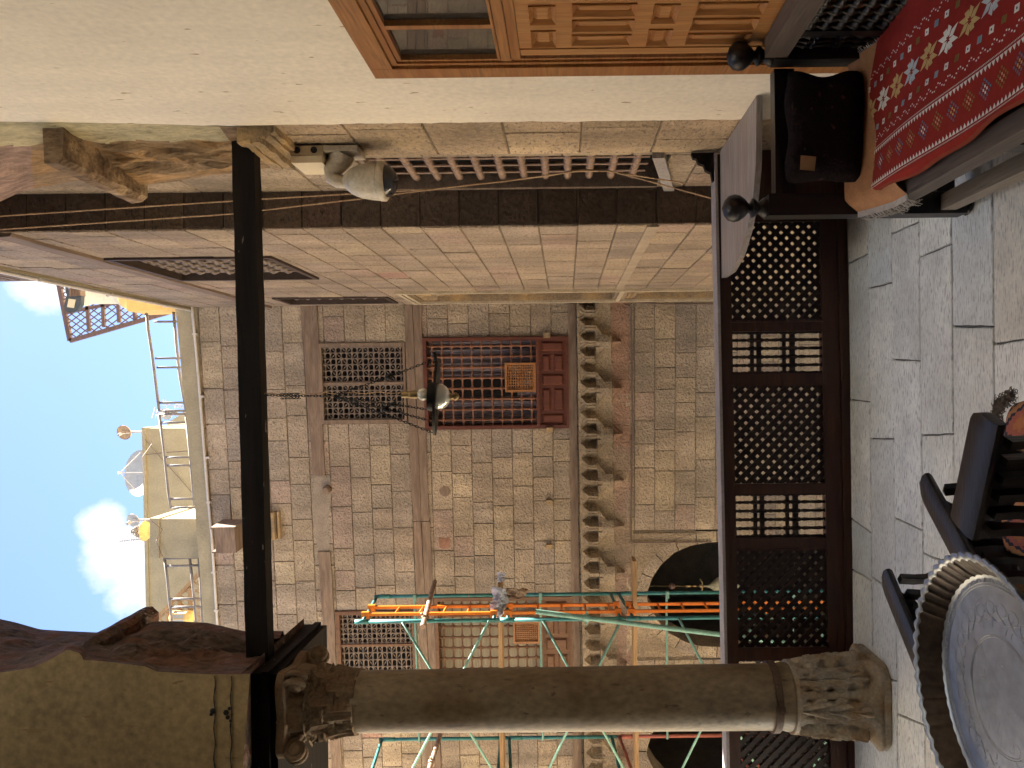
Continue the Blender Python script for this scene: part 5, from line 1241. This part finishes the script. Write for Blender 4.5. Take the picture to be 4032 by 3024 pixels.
# ================================================================== ROOF TOP
rr_ = thing('roof_railing', tuple(P(700, 1700, 10.15)), 'plain grey tube railing along the roof edge of the far house', 'railing')
YR = 10.12
def pipeline(pts, r=.019, m=m_grail, nm='rail_tube', Y=YR): b = MB(); b.tube([P(x, y, Y) for x, y in pts], r, 7); b.build(nm, m, rr_, smooth=True)
pipeline([(574,1205),(584,1300),(598,1390),(627,1618)]); pipeline([(682,1205),(694,1350),(708,1480),(733,1618)])
pipeline([(627,1631),(645,1760),(665,1950),(674,2000)]); pipeline([(733,1631),(750,1800),(766,1990)])
for (xa, ya, xb) in ((574,1222,700),(606,1262+5,707),(632-20,1411,716),(618,1447,719),(627,1586,730),(627,1618,740),(627,1631,740),(632,1664,740),(650,1801,757),(655,1833,760),(670,1965,772),(672,1999,772)):
    pipeline([(xa, ya), (xb+2, ya-1)], .015)
b = MB(); 
for x in (664, 690): b.box(tuple(P(x, 1634, YR-.02)), tuple(P(x-8, 1615, YR+.03)))
b.build('joint_clamp', m_grail, rr_)
r2 = thing('roof_railing', tuple(P(700, 2300, 10.2)), 'grey tube railing beside the rooftop box and raking trellis', 'railing')
def pl2(pts, r=.018): b = MB(); b.tube([P(x, y, 10.25) for x, y in pts], r, 7); b.build('rail_tube', m_grail, r2, smooth=True)
pl2([(648,2198),(659,2280),(668,2370),(684,2500)]); pl2([(747,2198),(757,2280),(765,2360),(778,2520)]); pl2([(783,2198),(790,2290),(800,2500)])
for xa, ya, xb in ((648,2199,785),(655,2229,788),(668,2359,800),(671,2391,802)): pl2([(xa, ya), (xb, ya-3)], .015)
# rooftop box of the far house
def px_block(name, pts_near, Y, depth, m, label, cat='roof box', slope=0):
    mb = MB(); t = thing(name, tuple(P(pts_near[0][0], pts_near[0][1], Y)), label, cat); mb.prism([P(x, y, Y) for x, y in pts_near], (0, depth, 0)); return mb, t
b, rb = px_block('rooftop_box', [(598,2043),(598,2196),(860,2200),(860,2043)], 10.22, 1.0, m_plast_far, 'small rendered box standing on the roof edge, its sunny side pale yellow', 'roof box')
b.build('rendered_walls', m_plast_far, rb); b = MB(); b.prism([P(590,2040,10.19), P(590,2198,10.19), P(626,2199,10.19), P(624,2041,10.19)], (0, 1.05, 0)); b.build('coping', m_plast_far, rb)
blk = thing('rooftop_house', tuple(P(900, 2000, 12)), 'flat roofed rendered house standing behind the parapet with patchy beige walls', 'building')
b = MB(); b.prism([P(572,1686,12), P(590,2560,12.0), P(1300,2560,12.0), P(1300,1686,12)], (.0, 2.6, 0)); b.build('rendered_walls', m_plast_far, blk)
b = MB(); b.prism([P(558,1683,11.97), P(578,2565,11.97), P(591,2565,11.97), P(571,1683,11.97)], (0, 2.66, 0)); b.build('coping', m_plast_far, blk)
b = MB(); b.tube([P(572,1730,11.96), P(640,1810,11.96), P(700,1875,11.96), P(765,1950,11.96)], .006, 4); b.tube([P(575,1790,11.96), P(640,1783,11.96), P(745,1775,11.96)], .006, 4); b.build('loose_wire', m_cable, blk)
bl2 = thing('rooftop_house', tuple(P(760, 1640, 15)), 'low sunlit wall of another roof seen past the railing near the largest antenna', 'building')
b = MB(); b.prism([P(735,1610,15.5), P(700,1640,15.5), P(660,1662,15.5), P(650,1720,15.5), P(1200,1720,15.5), P(1200,1600,15.5)], (0, 2, 0)); b.build('rendered_walls', m_plast_far, bl2)
# satellite dishes
def dish(x, y, Y, r, nrm, label, m=m_dish, ell=1.0, depth=.2, foot=None):
    c = P(x, y, Y); t = thing('satellite_dish', tuple(c), label, 'satellite dish', 'satellite dishes on the roofs'); n_ = Vector(nrm).normalized()
    prof = [(r*k, -depth*r*(1-k*k)) for k in (.001,.2,.4,.6,.8,.92,1)] + [(r*1.02, .004), (r*1.0, -.012)] + [(r*k, -depth*r*(1-k*k)-.014) for k in (.9,.6,.3,.001)]
    b = MB(); b.lathe(prof, c, n_, 30); smooth_by_angle(b.build('reflector', m, t), 40)
    f = c + n_*r*.9; dn = Vector((0,0,-1)) ; lo = c + (dn - n_*dn.dot(n_)).normalized()*r*.95
    b = MB(); b.tube([lo, f], .008, 5); b.lathe([(.022,-.03),(.028,.03),(.001,.035)], f, -n_, 8)
    if r > .25:
        sd_ = n_.cross(Vector((0,0,1))).normalized(); b.tube([c + sd_*r*.9, f], .008, 5); b.tube([c - sd_*r*.9, f], .008, 5)
    b.build('feed_arm', m_ant, t)
    b = MB(); ft = Vector(foot) if foot else c + Vector((0, .1, -.4)); b.tube([c - n_*(depth*r+.02), Vector((ft.x, ft.y, c.z-.1*r)), ft], .018, 6); b.build('mast', m_ant, t)
dish(488, 1703, 12.3, .118, (-.25,-1,.12), 'small round rusty brown dish highest of the roof dishes', m_dishb, foot=tuple(P(575, 1700, 12.4)))
dish(549, 1862, 12.6, .37, (.12,-1,.5), 'largest white dish tilted down on the flat rooftop house', foot=tuple(P(585, 1870, 12.8)))
dish(524, 2049, 10.9, .098, (-.3,-1,.2), 'small white dish above the rooftop box', foot=tuple(P(592, 2046, 10.9)))
dish(654, 1630, 13.8, .108, (-.25,-1,.1), 'white dish seen behind the gap in the roof railing', foot=tuple(P(760, 1632, 13.8)))
def antenna(p, q, base, n, ln, label, Y):
    a, c = P(*p, Y), P(*q, Y); t = thing('roof_antenna', tuple(P(*base, Y)), label, 'antenna', 'television antennas on the roofs'); b = MB(); b.tube([a, c], .007, 5); b.tube([a.lerp(c, .5), P(*base, Y)], .01, 5); b.build('boom', m_ant, t)
    b = MB(); d = (c-a).normalized(); s = Vector((-d.z, 0, d.x)) if abs(d.z) > .5 or True else Vector((1,0,0)); s = s.normalized(); s = (s + Vector((0,.5,0))).normalized()
    for i in range(n): o = a.lerp(c, (i+.3)/n); l = ln*(1 - .5*i/n); b.tube([o - s*l, o + s*l], .004, 4)
    b.build('antenna_rod', m_ant, t)
antenna((470,2132), (560,2120), (600,2118), 10, .14, 'comb shaped antenna left of the small dish on the rooftop box', 11.4)
antenna((600,1625), (640,1625), (760,1630), 3, .10, 'cross shaped antenna behind the roof railing', 13.2)
antenna((640,1575), (656,1602), (740,1612), 6, .07, 'short bristly antenna above the railing dish', 14.5)
antenna((690,1595), (716,1600), (760,1600), 5, .06, 'faint thin antenna low behind the railing', 15.0)
for pts, lb in (([(575,1700),(600,1745),(560,1800),(572,1900)], 'thin black cable sagging along the edge of the flat rooftop house'), ([(596,2050),(640,2085),(615,2130),(640,2190)], 'thin black cable looped over the front of the rooftop box')):
    b = MB(); b.tube([P(x, y, 11.9 if y < 2000 else 10.15) for x, y in pts], .005, 4); tag(b.build('roof_cable', m_cable), lb, 'cable')
# capital shaped planter on the rooftop box
cp = thing('stone_basket', tuple(P(600, 2087, 10.7)), 'ochre fluted basket shaped stone piled with grey pebbles on the rooftop box', 'planter')
b = MB(); c0_ = P(600, 2090, 10.7); b.lathe([(.05,-.05),(.07,0),(.075,.03),(.10,.05),(.135,.10),(.138,.115),(.12,.12),(.001,.12)], c0_, n=36, fn=lambda q, h: 1 + .05*math.cos(q*14)); b.build('fluted_basket', m_ochre, cp)
b = MB(); rnd = random.Random(4)
for i in range(60):
    t = rnd.random()**.6; a = rnd.uniform(0, 6.28); r = .115*(1-t)**.6*rnd.uniform(.6,1); o = c0_ + Vector((r*math.cos(a), r*math.sin(a), .115 + .17*t)); b.lathe([(.001,.02),(.02,.008),(.02,-.008),(.001,-.02)], o, (rnd.uniform(-1,1), rnd.uniform(-1,1), 1), 6)
b.build('pebbles', mat('grey_pebbles', (.30,.27,.23), .9, .3), cp)
# pedestal with plaster column at the corner of the roofs
pc = thing('roof_pedestal', tuple(P(690, 1200, 9.95)), 'cream plaster column on ochre block at the roof corner', 'pedestal')
b = MB(); Yp = 9.95; c = P(500, 1148, Yp); b.prism([P(498,1000,Yp-.1), P(498,1222,Yp-.1), P(506,1226,Yp-.1), P(690,1218,Yp-.1), P(700,1000,Yp-.1)], (0, .5, 0)); b.build('ochre_block', m_ochre, pc)
b = MB(); q0_ = P(498, 1138, Yp+.12); b.lathe([(.001,0),(.26,0),(.25,.03),(.22,.05),(.20,.08),(.195,.10),(.19,.5),(.20,.52),(.215,.55),(.205,.58),(.18,.585),(.001,.585)], q0_, n=32); smooth_by_angle(b.build('plaster_shaft', m_cream, pc), 40)
b = MB(); b.lathe([(.02,0),(.02,.01),(.001,.012)], P(425,1162,Yp-.09), (0,-1,0), 10); b.build('drain_hole', m_cable, pc)
# floodlight
fl_ = thing('floodlight', tuple(P(290, 1115, 7.9)), 'dark floodlight with square pale panel mounted on the side wing parapet', 'floodlight')
b = MB(); Yl = 8.0
def rq(pts, Y): return [P(x, y, Y) for x, y in pts]
b.prism(rq([(268,1140),(322,1134),(318,1200),(305,1222),(290,1230),(272,1231),(256,1224),(252,1205)], Yl), (.01, .09, .02)); b.build('housing', m_lampm, fl_)
b = MB(); b.prism(rq([(274,1131),(318,1129),(318,1164),(273,1166)], Yl-.02), (0, .08, 0)); 
for i in range(7): b.prism(rq([(277+i*6,1132),(279+i*6,1132),(279+i*6,1163),(277+i*6,1163)], Yl-.03), (0, .012, 0))
b.build('cooling_fins', m_cable, fl_)
b = MB(); b.prism(rq([(270,1176),(298,1180),(291,1213),(264,1209)], Yl-.006), (0, .005, 0)); b.build('led_panel', m_led, fl_)
b = MB(); b.tube([P(262,1112,Yl+.03), P(264,1150,Yl+.03), P(275,1165,Yl+.03)], .018, 7); b.tube([P(315,1118,Yl+.03), P(318,1140,Yl+.03)], .018, 7); b.tube([P(262,1112,Yl+.03), P(315,1118,Yl+.03)], .018, 7); b.build('mounting_yoke', m_lampm, fl_)
# trellises
def trellis(name, label, poly, rails, Y, pitch, m, frame_w=.05, diag=True):
    t = thing(name, tuple(P(*poly[0], Y)), label, 'trellis'); b = MB(); V = [P(x, y, Y) for x, y in poly]; n = len(V)
    for i in range(n): b.bar(V[i], V[(i+1) % n], frame_w, .05, up=(0,1,0))
    b.build('frame', m, t); b = MB()
    for p, q in rails: b.bar(P(*p, Y-.015), P(*q, Y-.015), .045, .04, up=(0,1,0))
    b.build('cross_rail', m, t); b = MB()
    P2 = [(v.x, v.z) for v in V]
    xs = [p[0] for p in P2]; zs = [p[1] for p in P2]
    for sg in (1, -1):
        sl = 1.35*sg; k = -80
        while k < 80:
            c = k*pitch; pts = []
            for i in range(n):                         # clip line z = sl*x + c0 to the polygon
                (x0, z0), (x1, z1) = P2[i], P2[(i+1) % n]; f0 = z0 - sl*(x0 - xs[0]) - zs[0] - c; f1 = z1 - sl*(x1 - xs[0]) - zs[0] - c
                if f0*f1 < 0: s_ = f0/(f0-f1); pts.append((x0 + (x1-x0)*s_, z0 + (z1-z0)*s_))
            if len(pts) == 2 and (pts[0][0]-pts[1][0])**2 + (pts[0][1]-pts[1][1])**2 > .001:
                b.bar((pts[0][0], Y + .006*sg, pts[0][1]), (pts[1][0], Y + .006*sg, pts[1][1]), .015, .010, up=(0,1,0))
            k += 1
    b.build('diagonal_lath', m, t); return t
m_trel = wood('brown_trellis_wood', (.14,.085,.07), (.09,.055,.045), 'x', .7)
m_trel2 = wood('pale_trellis_wood', (.34,.22,.11), (.25,.15,.07), 'x', .7)
trellis('roof_trellis', 'brown diagonal wooden trellis screen rising at the corner above the side wing', [(228,1095),(277,1342),(693,1222),(693,1100)],
        [((335,1095),(352,1305)),((400,1095),(410,1288)),((458,1095),(470,1270)),((523,1095),(532,1256)),((580,1095),(585,1238)),((625,1095),(632,1232)),((350,1213),(260,1232)),((350,1213),(500,1185))], 11.6, .135, m_trel, .06)
trellis('roof_trellis', 'pale wooden trellis raking upward beside the rooftop box behind the railing', [(792,2250),(604,2450),(604,2620),(812,2620)],
        [((748,2315),(752,2620)),((706,2365),(712,2620)),((660,2410),(664,2620)),((795,2300),(808,2600))], 10.9, .15, m_trel2, .05)
rl = thing('roof_lantern', tuple(P(720, 2430, 10.75)), 'octagonal glass and ochre lantern in front of the pale raking trellis', 'lantern')
b = MB(); o = P(725, 2430, 10.8); b.lathe([(.06,-.13),(.09,-.11),(.105,-.06),(.10,-.03)], o, n=8); b.build('ochre_foot', m_ochre, rl); b = MB(); b.lathe([(.10,.13),(.09,.16),(.05,.19),(.001,.21)], o, n=8); b.build('ochre_cap', m_ochre, rl)
b = MB(); b.lathe([(.088,-.03),(.085,.13)], o, n=8); b.build('glass_panel', m_dish, rl)
b = MB()
for k in range(8): a = k*math.pi/4; b.tube([o + Vector((.09*math.cos(a), .09*math.sin(a), -.03)), o + Vector((.088*math.cos(a), .088*math.sin(a), .13))], .008, 5)
b.build('glazing_bar', m_ochre, rl)
hut = thing('upper_storey', (1.5, 6.6, 6.44), 'timber faced upper storey above the near end of the side wing, its unseen bulk added to block sun', 'building')
b = MB(); b.box((1.062, 5.2, 6.44), (1.10, 7.18, 9.0)); b.box((1.10, 7.14, 6.44), (5.2, 7.18, 11.0)); b.box((1.101, 4.4, 6.44), (5.2, 7.139, 11.0)); b.build('corner_board_sun_block', m_timy, hut)  # solid bulk behind the boards is added to keep sun off the column
b = MB()
for i in range(26): z = 6.46 + i*.09; b.box((1.045, 5.3, z), (1.061, 7.0, z+.05))
b.build('louvre_slat', m_timy, hut)
